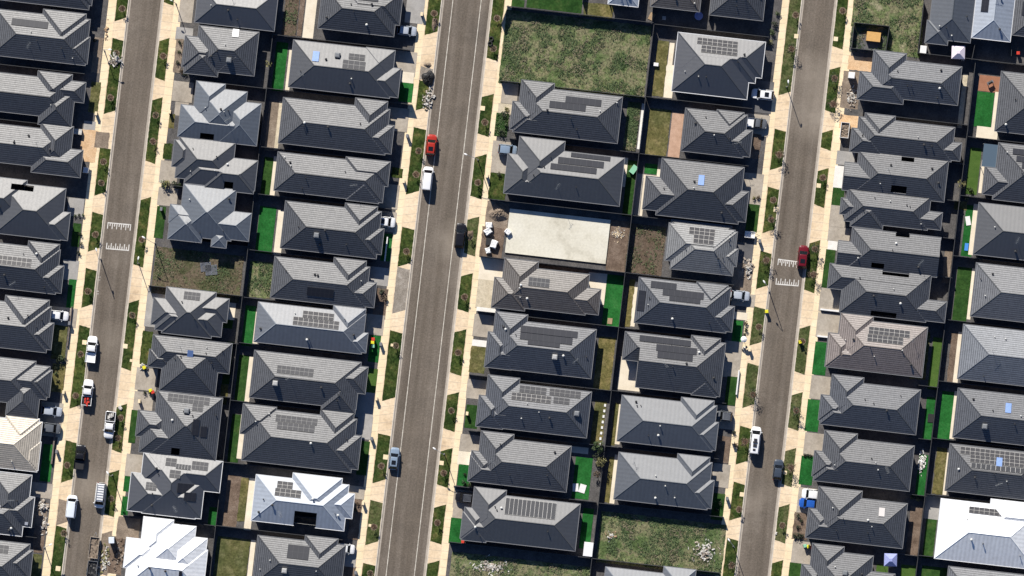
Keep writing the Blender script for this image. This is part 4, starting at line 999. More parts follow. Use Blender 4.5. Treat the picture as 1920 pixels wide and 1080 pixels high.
for ri, row in enumerate('ABCDEFG'):
    n = len(H[row])
    for i, h in enumerate(H[row]):
        feat = ''
        if h.get('solar'): feat = ' with solar panels'
        elif h.get('heater'): feat = ' with roof light'
        elif h.get('ac'): feat = ' with roof cooler'
        lab = '%s house%s, %s from top %s' % (MATNAME[h['m']], feat, ORD[i+1], ROWNAME[row])
        if row == 'G' and i < 3: lab = '%s house, %s of three side by side at the top right corner' % (MATNAME[h['m']], ('leftmost', 'middle', 'rightmost')[i])
        elif row == 'D' and i < 3: lab = '%s house cut by the top edge, %s of three above the weedy lot' % (MATNAME[h['m']], ('leftmost', 'middle', 'rightmost')[i])
        elif row == 'D': lab = lab.replace(ORD[i+1]+' from top', ORD[i-2]+' below the weedy lot')
        elif row == 'G': lab = lab.replace(ORD[i+1]+' from top', ORD[i-2]+' facing left')
        # keep well within sixteen words
        grp = 'houses in the row ' + ROWNAME[row]
        build_house(ri, i, h['r'], h['m'], lab, h.get('solar', ()), h.get('heater', ()), h.get('ac', ()), h.get('notch', ()), vents=4 if i % 3 else 6, aerial=(i+ri) % 2, gut=h.get('gut', 'gutter'), wall=h.get('wall', 'walld' if (i*3+ri) % 4 else 'wall'), group=grp)
# ------------------------------------------------------------------ fences
REAR = {  # the long back fences: (x at y=0, list of y where side fences meet it, rows on both sides)
 'BC': (519, [-40, 66, 165, 270, 363, 468, 557, 642, 747, 866, 985, 1110], 'back fence between the rows either side of the left block'),
 'DE': (1231.5, [46, 181, 288, 403, 510, 613, 731, 835, 942, 1047, 1110], ''),
 'FG': (1842.5, [118, 236, 366, 447, 519, 600, 725, 822, 926, 1040, 1110], '')}
NM = {'BC': 'left block', 'DE': 'centre block', 'FG': 'right block'}
for k, (x0, ys, _) in REAR.items():
    for i in range(len(ys)-1):
        a, b = ys[i], ys[i+1]
        fence(((rx(x0, a), a), (rx(x0, b)+.1, b-.4)), 'dark steel back fence down the middle of the %s, %s length from the top' % (NM[k], ORD[i+1]), 'back fences')
SIDE = [ # x, y at the left end, width, words
 (508,64,262,'left of the middle street','first'),(500,165,275,'left of the middle street','second'),(490,275,240,'left of the middle street','third'),(480,363,255,'left of the middle street','fourth'),(468,468,240,'left of the middle street','fifth'),
 (457,557,235,'left of the middle street','sixth'),(448,642,235,'left of the middle street','seventh'),(432,750,236,'left of the middle street','eighth'),(418,866,240,'left of the middle street','ninth'),(404,985,240,'left of the middle street','tenth'),
 (360,150,140,'right of the left street','first'),(335,253,155,'right of the left street','second'),(325,348,155,'right of the left street','third'),(277,535,180,'right of the left street','fifth'),(316,446,152,'right of the left street','fourth'),(290,627,158,'right of the left street','sixth'),
 (298,730,134,'right of the left street','seventh'),(268,846,150,'right of the left street','eighth'),(230,966,172,'right of the left street','ninth'),
 (950,11,277,'right of the middle street','first'),(938,151,274,'right of the middle street','second'),(955,259,245,'right of the middle street','third'),(918,373,268,'right of the middle street','fourth'),(900,480,274,'right of the middle street','fifth'),(895,583,270,'right of the middle street','sixth'),
 (879,702,270,'right of the middle street','seventh'),(878,807,256,'right of the middle street','eighth'),(850,911,270,'right of the middle street','ninth'),(842,1016,266,'right of the middle street','tenth'),
 (1227,45,216,'left of the right street','first'),(1212,181,200,'left of the right street','second'),(1200,288,205,'left of the right street','third'),(1187,404,196,'left of the right street','fourth'),(1173,511,205,'left of the right street','fifth'),(1162,614,205,'left of the right street','sixth'),
 (1148,732,215,'left of the right street','seventh'),(1134,836,215,'left of the right street','eighth'),(1123,943,236,'left of the right street','ninth'),(1111,1047,240,'left of the right street','tenth'),
 (1722,99,240,'at the right edge','first'),(1620,212,196,'right of the right street','first'),(1773,304,36,'right of the right street','second'),(1771,374,30,'right of the right street','third'),(1765,445,26,'right of the right street','fourth'),(1762,518,24,'right of the right street','fifth'),(1740,598,34,'right of the right street','sixth'),
 (1722,722,38,'right of the right street','seventh'),(1704,820,44,'right of the right street','eighth'),(1700,926,38,'right of the right street','ninth'),(1680,1038,42,'right of the right street','tenth'),
 (1815,256,110,'at the right edge','second'),(1800,366,122,'at the right edge','third'),(1787,479,136,'at the right edge','fourth'),(1774,599,150,'at the right edge','fifth'),(1760,714,164,'at the right edge','sixth'),(1747,821,176,'at the right edge','seventh'),(1736,926,188,'at the right edge','eighth'),(1722,1041,200,'at the right edge','ninth'),
 (-20,118,180,'at the left edge','first'),(-20,221,160,'at the left edge','second'),(-20,540,140,'at the left edge','fourth'),(-20,652,120,'at the left edge','fifth'),(-20,998,90,'at the left edge','sixth')]
for x, y, w, words, o in SIDE:
    fence(((x, y), (x+w*CT, y+w*ST)), 'dark steel side fence between lots %s, %s from the top' % (words, o), 'side fences')
for (a, b, t) in [((1141,5),(1135,-30),'short fence between yards at the top'),((1092,5),(1095,-30),'short fence left of the white roof at the top'),((1329,38),(1334,-10),'short fence between the brown and charcoal houses at the top'),((1222,45),(1226,-10),'short fence right of the white roof at the top'),
                  ((1733,0),(1721,100),'fence on the right side of the overgrown top lot'),((1828,82),(1822,112),'short fence left of the shaded lawn at top right'),((1901,0),(1896,105),'fence beside the raised planter frames at top right'),
                  ((1602,42),(1668,49),'rear fence of the dark enclosure holding an orange box'),((1668,49),(1661,96),'right fence of the dark enclosure holding an orange box'),((1602,43),(1597,89),'left fence of the dark enclosure holding an orange box'),((1596,90),(1660,97),'front fence of the dark enclosure holding an orange box'),
                  ((940,45),(953,10),'short front fence at the weedy lot by the middle street')]:
    fence((a, b), t, 'short fences', 1.8 if 'enclosure' not in t else 1.5)

# ------------------------------------------------------------------ vehicles
car('ute', 171.5, 655, 'up', 'p_white', 'white ute with empty white tray parked on left street, nearer the middle', 'ute', 'cars parked along the kerbs', 'white', length=5.0)
car('ute', 164, 736, 'up', 'p_white', 'white ute carrying red gear in a dark tray on left street', 'ute', 'cars parked along the kerbs', 'red', length=4.9)
car('ute', 205.5, 797, 'down', 'p_white', 'white ute facing down the left street with scrap in its tray', 'ute', 'cars parked along the kerbs', 'stuff', length=5.1)
car('ute', 150, 857, 'up', 'p_black', 'black ute parked at the left kerb of the left street', 'ute', 'cars parked along the kerbs', 'dark', length=4.7)
car('van', 134, 950, 'up', 'p_ice', 'pale blue van parked near the bottom of the left street', 'van', 'cars parked along the kerbs', length=4.3)
car('van', 188, 929, 'down', 'p_white', 'white van with a full roof rack on the left street', 'van', 'cars parked along the kerbs', rack=True, length=4.8)
car('suv', 808.5, 272, 'up', 'p_red', 'red car parked at the left kerb of the middle street', 'car', 'cars parked along the kerbs', length=4.0, sunroof=True)
car('van', 801.5, 335, 'up', 'p_white', 'white van parked behind the red car on the middle street', 'van', 'cars parked along the kerbs', length=4.5)
car('suv', 863, 442, 'up', 'p_black', 'black car parked at the right kerb of the middle street', 'car', 'cars parked along the kerbs', length=4.8)
car('hatch', 739, 860, 'up', 'p_steel', 'steel blue car with sunroof near the bottom of the middle street', 'car', 'cars parked along the kerbs', sunroof=True, length=4.2)
car('suv', 1505.5, 482, 'up', 'p_maroon', 'maroon car parked beside the painted hump on the right street', 'car', 'cars parked along the kerbs', length=4.4, sunroof=True)
car('hatch', 1459, 881, 'up', 'p_navy', 'dark blue car on the right street near the bottom', 'car', 'cars parked along the kerbs', length=3.9)
van = car('van', 1416, 826, 'up', 'p_white', 'long white van with gear on its roof on the right street', 'van', 'cars parked along the kerbs', rack=False, length=5.2)
b = bmesh.new()
for (q, w, s) in ((-.9,.35,.25),(-.3,.42,.18),(.2,.3,.2)): bx(b, q-s, q+s, -w, w, 2.06, 2.22, .02)
bx(b, -1.9, -1.5, -.2, .3, 2.06, 2.15, .02); mesh_obj('roof_load', b, M['black_pl'], van)
car('hatch', 763, 57.5, 'right', 'p_silver', 'silver car in the shaded driveway at the top beside middle street', 'car', 'cars in driveways', length=3.7)
car('suv', 724, 416, 'right', 'p_white', 'white car with dark sunroof in a driveway left of the middle street', 'car', 'cars in driveways', length=3.5, sunroof=True)
car('hatch', 649, 1029, 'right', 'p_white', 'white car in the bottom driveway left of the middle street', 'car', 'cars in driveways', length=3.3)
car('hatch', 110, 591.5, 'right', 'p_white', 'white car in a driveway off the left street', 'car', 'cars in driveways', length=3.8)
car('hatch', 97, 771, 'right', 'p_silver', 'silver car beside a grey one in a left edge driveway', 'car', 'cars in driveways', length=3.9)
car('suv', 97, 803, 'right', 'p_grey', 'dark grey car beside a silver one in a left edge driveway', 'car', 'cars in driveways', length=3.4)
car('suv', 952, 281, 'right', 'p_steel', 'steel blue car tucked beside a house right of the middle street', 'car', 'cars in driveways', length=3.6)
car('suv', 871, 933, 'left', 'p_black', 'black car in the lowest driveway right of the middle street', 'car', 'cars in driveways', length=3.5, rack=True)
car('suv', 1430, 177, 'left', 'p_white', 'white car with dark sunroof in the shaded driveway at upper right', 'car', 'cars in driveways', length=4.2, sunroof=True)
car('ute', 1419, 231, 'right', 'p_grey', 'grey ute in a shaded driveway left of the right street', 'ute', 'cars in driveways', 'white', length=3.9)
car('hatch', 1388, 554, 'right', 'p_silver', 'silver car in a driveway left of the right street', 'car', 'cars in driveways', length=3.6)
car('suv', 1358, 780, 'left', 'p_grey', 'dark grey car with roof rack in a driveway left of the right street', 'car', 'cars in driveways', length=3.0, rack=True)
car('suv', 1519.5, 926.5, 'left', 'p_white', 'white car with black roof parked beside a bright blue one', 'car', 'cars in driveways', length=3.2, roofm='p_white')
car('hatch', 1515, 944, 'left', 'p_blue', 'bright blue car in a driveway right of the right street', 'car', 'cars in driveways', length=3.4)
skip(176, 1027, 4.0, 1.75, 1.25, 'rubble', 'dirtp', 'rusty tipper trailer heaped with soil on the left street', 'trailer', 'trailer', 90, True)
skip(172, 1073, 4.2, 1.8, 1.2, 'steel', 'black_pl', 'grey trailer with dark load at the bottom of the left street', 'trailer', 'trailer', 90, True)
skip(1406, 440, 1.9, 1.2, .85, 'b_white', 'mortar', 'small white box trailer in a shaded driveway', 'trailer', 'trailer', 0, False)
skip(1584, 244, 2.9, 1.6, 1.3, 'b_white', 'dirtp', 'white skip bin full of dirt beside a building site driveway', 'skip_bin', 'skip bin', 90, False, False)

# ------------------------------------------------------------------ street lamps
for (bx_, by_, tx_, ty_, l) in [(291,456,271,446,'street lamp beside the painted hump on the left street, right side'),(260,494,259,486,'street lamp by the weedy yard right of the left street'),(896,300,875,290,'street lamp leaning over the upper middle street'),
      (833,851,816,842,'street lamp over the lower middle street'),(1475,163,1478,155,'street lamp on the upper right street, left kerb'),(1442,546,1434,530,'street lamp by the lower hump on the right street'),(1375,1024,1368,1014,'street lamp on the bottom of the right street'),
      (211,891,203,888,'street lamp near the van with the roof rack'),(189,486,181,470,'street lamp by the left kerb below the painted hump'),(196,95,204,93,'street lamp among rubble near the top left'),(84,1026,93,1022,'street lamp near the bottom left corner'),(330,7,322,1,'street lamp at the top of the left street')]:
    street_lamp(bx_, by_, tx_, ty_, l, 5.6 if bx_ not in (260, 196, 330, 84) else 4.2)

# ------------------------------------------------------------------ verge saplings with their mulch rings
SAP = {'L': [(229,16),(218,100),(207,183),(194,303),(190,343),(179,440),(165,546),(151,664),(142,742),(126,872),(120,1000)],
 'l': [(306,105),(292,216),(287,265),(266,449),(248,591),(226,784),(221,821),(208,935)],
 'M': [(814,25),(785,283),(780,327),(762,471),(742,648),(715,874),(701,988),(694,1075)],
 'm': [(932,34),(925,91),(909,229),(896,342),(881,443),(871,557),(859,661),(846,770),(832,887),(820,980)],
 'R': [(1492,28),(1484,92),(1461,290),(1450,375),(1446,412),(1437,488),(1423,613),(1412,740),(1397,828),(1386,955),(1372,1060)],
 'r': [(1580,20),(1565,147),(1562,195),(1543,333),(1528,467),(1525,515),(1504,640),(1493,770),(1483,877),(1467,985)]}
SN = {'L': 'left verge of the left street', 'l': 'right verge of the left street', 'M': 'left verge of the middle street', 'm': 'right verge of the middle street', 'R': 'left verge of the right street', 'r': 'right verge of the right street'}
for k, pts in SAP.items():
    for i, (x, y) in enumerate(pts):
        o = disc('mulch_ring', x, y, .66, GZ+.017, M['rim'], seed=i); disc('mulch', x, y, .50, GZ+.021, M['mulch'], seed=i+9, jag=.2)
        big = k in 'Rr' and i % 3 != 0
        tree(x, y, 'young street tree on %s, %s from the top' % (SN[k], ORD[i+1]), h=2.3 if big else 1.7, cr=1.0 if big else .48, n=230 if big else 90, lm='leafr' if i % 3 != 1 else 'leafd', group='young street trees', seed=i, lsize=.11)
        # turf worn and tufted around it
# ------------------------------------------------------------------ trees and shrubs in gardens
for (x, y, h, r, n, lm, l) in [(1122,838,3.2,1.1,420,'leaf','leafy tree in the back garden corner beside a paved yard'),(1127,866,2.6,.9,320,'leafy','pale leaved tree above the two white mats'),(1118,856,2.2,.7,200,'leafd','dark small tree between two back garden trees'),
        (1803,345,2.0,.8,200,'leafy','straggly pale shrub tree at the back fence on the right'),(1119,889,1.8,.6,160,'leafr','russet small tree at the foot of the green back garden'),(504,120,1.8,.6,140,'leafy','pale bush by the fence of the narrow top yard')]:
    tree(x, y, l, 'garden_tree', h, r, n, lm, seed=3, lsize=.14)
shr = [(314,346,1.0,'leafy'),(307,345,.8,'leaf'),(328,347,.9,'leafd'),(336,349,.7,'leaf'),(112,674,.9,'leafd'),(120,672,.8,'leaf'),(106,688,.5,'leafd'),(104,700,.5,'leaf'),(108,712,.5,'leafy'),(150,440,.5,'leafd'),(152,458,.5,'leafd'),(149,474,.5,'leafd'),(142,405,.4,'leaf'),(149,404,.4,'leafd'),(156,403,.4,'leaf'),
       (338,80,.5,'leafd'),(336,98,.45,'leaf'),(333,118,.5,'leafd'),(340,135,.6,'leafr'),(347,140,.5,'leafd'),(178,75,.5,'leafd'),(671,945,.5,'leafr'),(667,955,.45,'leafd'),(870,905,.6,'leafd'),(880,908,.5,'leaf'),(872,890,.4,'leafd'),
       (1398,606,.5,'leafr'),(1398,618,.5,'leafd'),(1395,628,.45,'leafd'),(1496,967,.5,'leafd'),(1502,976,.5,'leafd'),(1497,988,.5,'leafd'),(1497,1005,.7,'leafd'),(1491,1003,.6,'leafd'),(1503,1004,.5,'leafd'),(716,548,.7,'leafd'),(722,560,.6,'leafr'),(300,740,.4,'leafr'),(281,735,.5,'leaf'),(271,736,.5,'leafd'),
       (1415,372,.5,'leafy'),(1421,370,.5,'leafr'),(1509,853,.4,'leafd'),(1514,854,.4,'leafd'),(1520,855,.4,'leafd'),(945,215,.7,'leafd'),(948,232,.7,'leaf'),(941,250,.8,'leafd'),(950,206,.6,'leafy'),(1376,812,.5,'leafd'),(1380,835,.5,'leafr'),(936,327,.5,'leafd'),(1812,372,.6,'leafy'),(1818,356,.7,'leaf'),(1712,930,.7,'leaf'),(1722,935,.6,'leafy'),
       (1350,943,.5,'leafd'),(1344,957,.5,'leafd'),(1447,60,.7,'leaf'),(1453,45,.7,'leafd'),(1458,25,.6,'leaf'),(1444,80,.6,'leafy')]
for i, (x, y, r, lm) in enumerate(shr):
    blk = 'left block' if x < 560 else ('middle street gardens' if x < 1000 else ('right street gardens' if x < 1560 else 'far right yards'))
    tone = dict(leafy='pale', leaf='green', leafd='dark green', leafr='russet')[lm]
    shrub(x, y, r, '%s shrub in the %s, about %d percent down and %d percent across' % (tone, blk, round(y/10.8), round(x/19.2)), lm, 'garden shrubs', i)
# ------------------------------------------------------------------ bins
for (x, y, lid, l, t) in [(283,732,'l_yellow','yellow lidded bin next to a red one on a left street driveway',10),(287,735,'l_red','red lidded bin next to a yellow one on a left street driveway',20),(271,689,'l_yellow','yellow lidded bin among garden things beside a left street house',30),
    (700,636,'l_red','red lidded bin, top of three on a small green lawn',0),(699,642,'l_yellow','yellow lidded bin, middle of three on a small green lawn',0),(699.5,649,'l_teal','pale green lidded bin, lowest of three on a small green lawn',0),(1437,584,'l_yellow','yellow lidded bin at the kerb of the right street',5),
    (1500,641,'l_yellow','yellow lidded bin on the grass verge right of the right street',15),(1509,1023,'l_teal','pale green lidded bin, left of three in the bottom driveway',20),(1515,1024,'l_yellow','yellow lidded bin, middle of three in the bottom driveway',25),(1521,1025,'l_red','red lidded bin, right of three in the bottom driveway',20),
    (868,1015,'l_red','red lidded bin in the corner of a green front lawn',0),(1908,100,'l_red','red lidded bin in the top right yard',0)]:
    bin_(x, y, lid, l, t)
# ------------------------------------------------------------------ slab, piles, yard things
sl = RECT(956, 391, 190, 83); bm = bmesh.new()
lo = [bm.verts.new((*W(*p), GZ)) for p in sl]; hi = [bm.verts.new((*W(*p), GZ+.3)) for p in sl]; bm.faces.new(hi[::-1])
for k in range(4): bm.faces.new((lo[k], lo[(k+1)%4], hi[(k+1)%4], hi[k]))
bmesh.ops.recalc_face_normals(bm, faces=bm.faces[:])
tag(mesh_obj('house_slab', bm, M['slab']), 'bare pale concrete house slab on the building site lot', 'concrete slab')
heap('soil_heap', 935, 399, 38, 36, .9, 'dirtp', 'pale heap of sand in front of the bare slab', 'heap', 3)
heap('soil_heap', 803, 147, 24, 30, 1.1, 'tarp', 'dark covered mound on the verge beside the middle street', 'heap', 5)
heap('soil_heap', 815, 45, 12, 26, .35, 'mulchp', 'long brown soil mound on the top verge by the middle street', 'heap', 7)
heap('soil_heap', 802, 122, 16, 9, .35, 'dirtp', 'grey mound at the head of the messy middle street verge', 'heap', 11)
heap('soil_heap', 881, 441, 14, 20, .3, 'mulchp', 'brown spoil on the verge beside the black car', 'heap', 12)
for (x, y, w, h, n, m, l, ht) in [(217,113,26,26,60,('mortar','rubble'),'pale rubble heap on the top left verge',.6),(803,185,22,50,110,('rubble','mortar','leafd'),'scattered rubble and weeds on the middle street verge',.3),(1320,1035,62,50,90,('mortar','rubble'),'pile of plaster sheets and scraps on the lower weedy lot',.4),
    (1403,500,22,46,70,('mortar','rubble'),'white rubble in front of the light grey house',.5),(80,950,26,26,70,('mortar','rubble'),'grey rubble heap at the lower left corner lot',.6),(1597,180,28,60,70,('mortar','rubble'),'building scraps along the upper right footpath',.3),(196,1050,20,60,70,('mortar','leafy'),'scattered scraps on the bottom left verge',.15),
    (222,1040,22,60,80,('rubble','mulchp'),'broken pallets and scrap before the white house',.4),(1158,440,30,30,120,('rubble','mortar','kerbp'),'pale gravel scatter beside the bare slab',.1),(83,985,16,40,40,('rubble','mortar'),'timber scraps along the lower left front yard',.3),(1728,868,14,50,60,('mortar','b_white'),'white clutter on the narrow green back yard',.3),
    (920,1062,80,40,120,('mortar','rubble'),'white debris scattered over the bottom weedy lot',.15),(1455,1000,4,4,5,('mortar',),'a few stones by the right street kerb',.05),(199,60,10,60,10,('wood',),'loose timber offcuts along the top left fence',.1),(1800,108,30,10,25,('mortar','black_pl'),'clutter along the top right back wall',.2),
    (270,690,18,14,30,('black_pl','mortar'),'dark garden clutter by a left street driveway',.3),(1144,1005,30,22,16,('wood','mortar'),'scrap boards on the left of the lower weedy lot',.15),(1395,655,10,14,14,('black_pl','mortar'),'porch clutter beside the round white parasol',.3),(226,765,8,10,14,('mortar',),'white scraps on the verge by the loaded ute',.2)]:
    pile('rubble_pile', x, y, w, h, n, m, l, 'rubble', ht, 4, size=(.03, .14) if 'gravel' in l else (.05, .34))
for i, (x, y, s, l) in enumerate([(917,422,1.0,'topmost white bulk bag beside the slab'),(915,434,1.1,'second white bulk bag beside the slab'),(926,458,1.2,'tall white bulk bag by the dark stack at the slab'),(915,470,.9,'lowest white bulk bag by the slab entrance'),(952,435,.9,'small white bag near the slab corner')]):
    rg = random.Random(i+3); X, Y = W(x, y); bm = bmesh.new()
    sq = [(cos(a)*(1.1 if k % 3 else .9), sin(a)) for k, a in enumerate([2*pi*q/12+.26 for q in range(12)])]
    sq = [(max(-.72, min(.72, u))*s*.85, max(-.72, min(.72, v))*s*.7) for u, v in sq]
    loft(bm, [[(u*f+rg.uniform(-.06,.06), v*f+rg.uniform(-.06,.06), z+rg.uniform(-.05,.05)) for u, v in sq] for f, z in ((.9,.06),(1.02,.35),(1.0,.75),(.82,.95),(.35,.9))])
    tag(mesh_obj('bulk_bag', bm, M['b_white'], None, (X, Y, GZ+.06), i*.6), l, 'bag', 'white bulk bags at the building site')
boxy('brick_stack', 917, 453, 1.2, 1.3, .8, 'black_pl', 'dark stack of bricks between the white bulk bags', 'stack')
boxy('garden_shed', 1103, 1030, 1.6, 2.5, 1.9, 'b_white', 'small white shed at the foot of a green strip yard', 'shed', 0, 'b_white', .08)
boxy('portable_toilet', 209, 1013, 1.0, 1.1, 2.3, 'tealp', 'portable toilet with pale roof on the bottom left verge', 'toilet', 8, 'p_ice')
boxy('site_cabinet', 1597, 141, 1.1, 1.1, 2.2, 'b_white', 'white portable toilet among scraps by upper right footpath', 'toilet', 0, 'b_white')
boxy('site_crate', 146, 247, 1.5, 1.0, .8, 'rubble', 'grey crate on orange sand beside a left edge house', 'crate', 0, 'mortar')
boxy('storage_box', 161, 319, 1.0, 1.0, .9, 'b_white', 'white box at the corner of a shaded left edge yard', 'box', 0, 'b_white')
boxy('timber_box', 1638, 69, 2.6, 1.75, 1.0, 'orangeb', 'orange timber box inside the dark enclosure', 'box', 0, 'orangeb', .02)
boxy('storage_box', 1230, 121, .9, .6, .5, 'b_white', 'white box on the strip lawn beside the big dark house', 'box', 0, 'b_white')
boxy('dumpster', 1188, 318, 1.0, 1.6, .7, 'b_white', 'pale tub on a narrow back lawn in the centre', 'tub', -30, 'l_teal')
boxy('water_tank', 1731, 93, 1.2, 1.4, 1.3, 'b_white', 'white tank in the corner beside the ink grey house', 'tank', 0, 'b_white')
canopy(1797, 98, 25, 2.6, 'pinkc', 'pale pink square canopy behind the ink grey metal house')
canopy(1670, 1050, 24, 2.6, 'bluec', 'blue square canopy in the bottom right back yard')
X, Y = W(1394, 636); rt = thing('parasol', 'round white parasol beside a house left of the right street', 'parasol', (X, Y, GZ), 0)
b = bmesh.new(); tube(b, (0,0,0), (0,0,2.0), .03, .03, 8); mesh_obj('pole', b, M['steel'], rt)
b = bmesh.new(); loft(b, [[(.62*cos(2*pi*k/8), .62*sin(2*pi*k/8), 1.8) for k in range(8)], [(.3*cos(2*pi*k/8), .3*sin(2*pi*k/8), 1.98) for k in range(8)], [(.03*cos(2*pi*k/8), .03*sin(2*pi*k/8), 2.06) for k in range(8)]]); mesh_obj('canopy', b, M['b_white'], rt)
for i, (x, y) in enumerate([(921,73),(919,82)]):
    X, Y = W(x, y); b = bmesh.new(); R0, r0 = .36, .13
    g = [[b.verts.new(((R0+r0*cos(q*pi/4))*cos(a*pi/9), (R0+r0*cos(q*pi/4))*sin(a*pi/9), .14+r0*sin(q*pi/4))) for q in range(8)] for a in range(18)]
    for a in range(18):
        for q in range(8): b.faces.new((g[a][q], g[(a+1)%18][q], g[(a+1)%18][(q+1)%8], g[a][(q+1)%8]))
    tag(mesh_obj('old_tyre', b, M['tyre'], None, (X, Y, GZ+.02)), ('upper', 'lower')[i]+' of two old tyres lying on the top verge of middle street', 'tyre', 'old tyres on the verge')
board(386, 500, 2.0, 1.7, 'steel', 'grey pallet of mesh panels, left one in the weedy yard', 'pallet', 'pallet', 12, slats=9); board(396, 506, 2.2, 1.9, 'steel', 'grey pallet of mesh panels, right one in the weedy yard', 'pallet', 'pallet', 12, z=.01, slats=10)
board(1079, 914, 1.1, 1.5, 'b_white', 'white mat, left of two on a green back lawn', 'mat', 'mat', 6); board(1092, 916, 1.2, 1.6, 'b_white', 'white mat, right of two on a green back lawn', 'mat', 'mat', -10)
board(1143.5, 602, .9, 1.1, 'wood', 'tan mat at the end of the long bright turf strip', 'mat', 'mat', 0)
board(1812, 463, .7, 1.4, 'bluep', 'blue play mat on a turf strip at the right', 'mat', 'play_mat', 0); board(1815, 414, .9, 1.7, 'b_white', 'white curved play board on a turf strip at the right', 'board', 'play_board', 15)
board(1222, 31, 1.0, 1.4, 'wood', 'tan board leaning in the yard of the brown house', 'board', 'board', -20); board(1245, 34, .7, .7, 'mortar', 'grey paver left of the porch behind the brown house', 'paver', 'paver', 0)
board(1745, 784, 1.1, 1.6, 'black_pl', 'dark mat on a green yard at the right', 'mat', 'mat', 0)
for (x, y, l) in [(1310,30,'small blue paddling pool behind the brown house at the top')]:
    X, Y = W(x, y); rt = thing('paddling_pool', l, 'pool', (X, Y, GZ+.03), 0); b = bmesh.new(); tube(b, (0,0,0), (0,0,.35), .75, .8, 18); mesh_obj('rim', b, M['bluec'], rt)
for i in range(8):
    board(1134.5-i*1.45, 760+i*10.4, .38, .5, 'b_white', 'white stepping paver on the lawn strip, %s from the top' % ORD[i+1], 'paver', 'paver', 0, group='stepping pavers on the strip lawn')
for i, (x, y, s, l) in enumerate([(158.5,642,.85,'white pit lid on the verge by the white ute'),(235,649,.85,'white pit lid on the right verge of the left street, upper'),(246,676,.5,'small white pit lid on the right verge of the left street'),(905,203,.85,'white pit lid on the upper right verge of the middle street'),(723,857,.9,'white pit lid beside the steel blue car'),(828,868,.8,'white pit lid near the lower middle street lamp'),
      (1493,68,.8,'white pit lid on the top left verge of the right street'),(1567,73,.8,'white pit lid on the top right verge of the right street'),(1535,348,.8,'white pit lid on the right street verge, upper middle'),(1455,393,.9,'white pit lid above the hump on the right street'),(1472,886,.7,'white pit lid beside the dark blue car'),(1391,927,.8,'white pit lid on the lower left verge of the right street'),(109,1066,.9,'white pit lid at the bottom left verge'),(735,647,.5,'small white pit lid beside a young tree by middle street'),(301,474,.5,'small white pit lid in the shaded left block lawn'),(1505,1019,.5,'small white pit lid by the bottom bins'),(693.5,985,.5,'small white pit lid on the dry verge at the bottom')]):
    board(x, y, s, s, 'kerbp', l, 'pit lid', 'pit_lid', 0, z=-.065, t=.03, group='pit lids on the verges')
LB = [(791,27,'C'),(764,255,'C'),(757,340,'C'),(714,645,'C'),(706,747,'C'),(697,822,'C'),(681,943,'C'),(667,1073,'C'),(876,775,'D'),(883,899,'D'),(913,330,'D'),(1374,828,'E'),(1363,934,'E'),(1405,655,'E'),(1424,452,'E'),(181,213,'A'),(131,606,'A'),(120,735,'A'),(107,846,'A'),(319,210,'B'),(303,392,'B'),(262,752,'B')]
seen = {}
for x, y, r in LB:
    seen[r] = seen.get(r, 0)+1; X, Y = W(x, y); rt = thing('letterbox', 'dark letterbox pillar at the footpath %s, %s from the top' % (ROWNAME[r].replace('along left edge', 'left of left street'), ORD[seen[r]]), 'letterbox', (X, Y, GZ), -TH, 'letterboxes')
    b = bmesh.new(); bx(b, -.2, .2, -.3, .3, 0, 1.15, .01); mesh_obj('pillar', b, M['walld'], rt); b = bmesh.new(); bx(b, -.24, .24, -.34, .34, 1.152, 1.22, .02); mesh_obj('cap', b, M['kerbp'] if seen[r] % 2 else M['gutter'], rt)
# low white front walls
for (x, y, w, d, l) in [(724,467,.25,4.6,'low white wall before a lawn left of the middle street'),(881,868,.2,4.2,'white border of a green front lawn by the middle street'),(1383,717,.25,4.6,'white wall along a lawn left of the right street'),(1558,582,4.0,.3,'white garden wall above a right street driveway'),(1543,631,2.2,.3,'white garden wall above the turf of the taupe house'),(100,842,.3,5.6,'low stone edging beside a turf front lawn at the left'),(131,612,.2,7.5,'dark low wall of a front garden at left')]:
    X, Y = W(x, y); b = bmesh.new(); bx(b, -w/2, w/2, -d/2, d/2, 0, .55, .01); tag(mesh_obj('garden_wall', b, M['b_white' if 'white' in l else 'walld'], None, (X, Y, GZ), -TH), l, 'wall')
# patio cover at the right edge
X, Y = W(1857, 292, 2.6); rt = thing('patio_cover', 'tinted patio roof on posts beside a house at the right edge', 'patio cover', (X, Y, GZ), -TH)
b = bmesh.new(); bx(b, -1.45, 1.45, -2.15, 2.15, 2.55, 2.6); mesh_obj('roof_sheet', b, M['glassroof'], rt)
for sx, sy in ((-1.4,-2.1),(-1.4,2.1),(1.4,-2.1),(1.4,2.1)): b = bmesh.new(); bx(b, sx-.04, sx+.04, sy-.04, sy+.04, 0, 2.548); mesh_obj('post', b, M['b_white'], rt)
# outdoor furniture on the deck
X, Y = W(1856, 155); rt = thing('outdoor_setting', 'cluttered grey barbecue on the timber deck at right', 'barbecue', (X, Y, GZ+.05), .5)
b = bmesh.new(); bx(b, -.6, .6, -.3, .3, .75, .9, .02); mesh_obj('table_top', b, M['steel'], rt); b = bmesh.new(); loft(b, [[(x, .27*cos(a), .9+.25*sin(a)) for a in [pi*k/8 for k in range(9)]] for x in (-.4, .4)]); mesh_obj('hood', b, M['black_pl'], rt)
for sx in (-.5,.5):
    for sy in (-.25,.25): b = bmesh.new(); bx(b, sx-.03, sx+.03, sy-.03, sy+.03, 0, .75); mesh_obj('leg', b, M['black_pl'], rt)
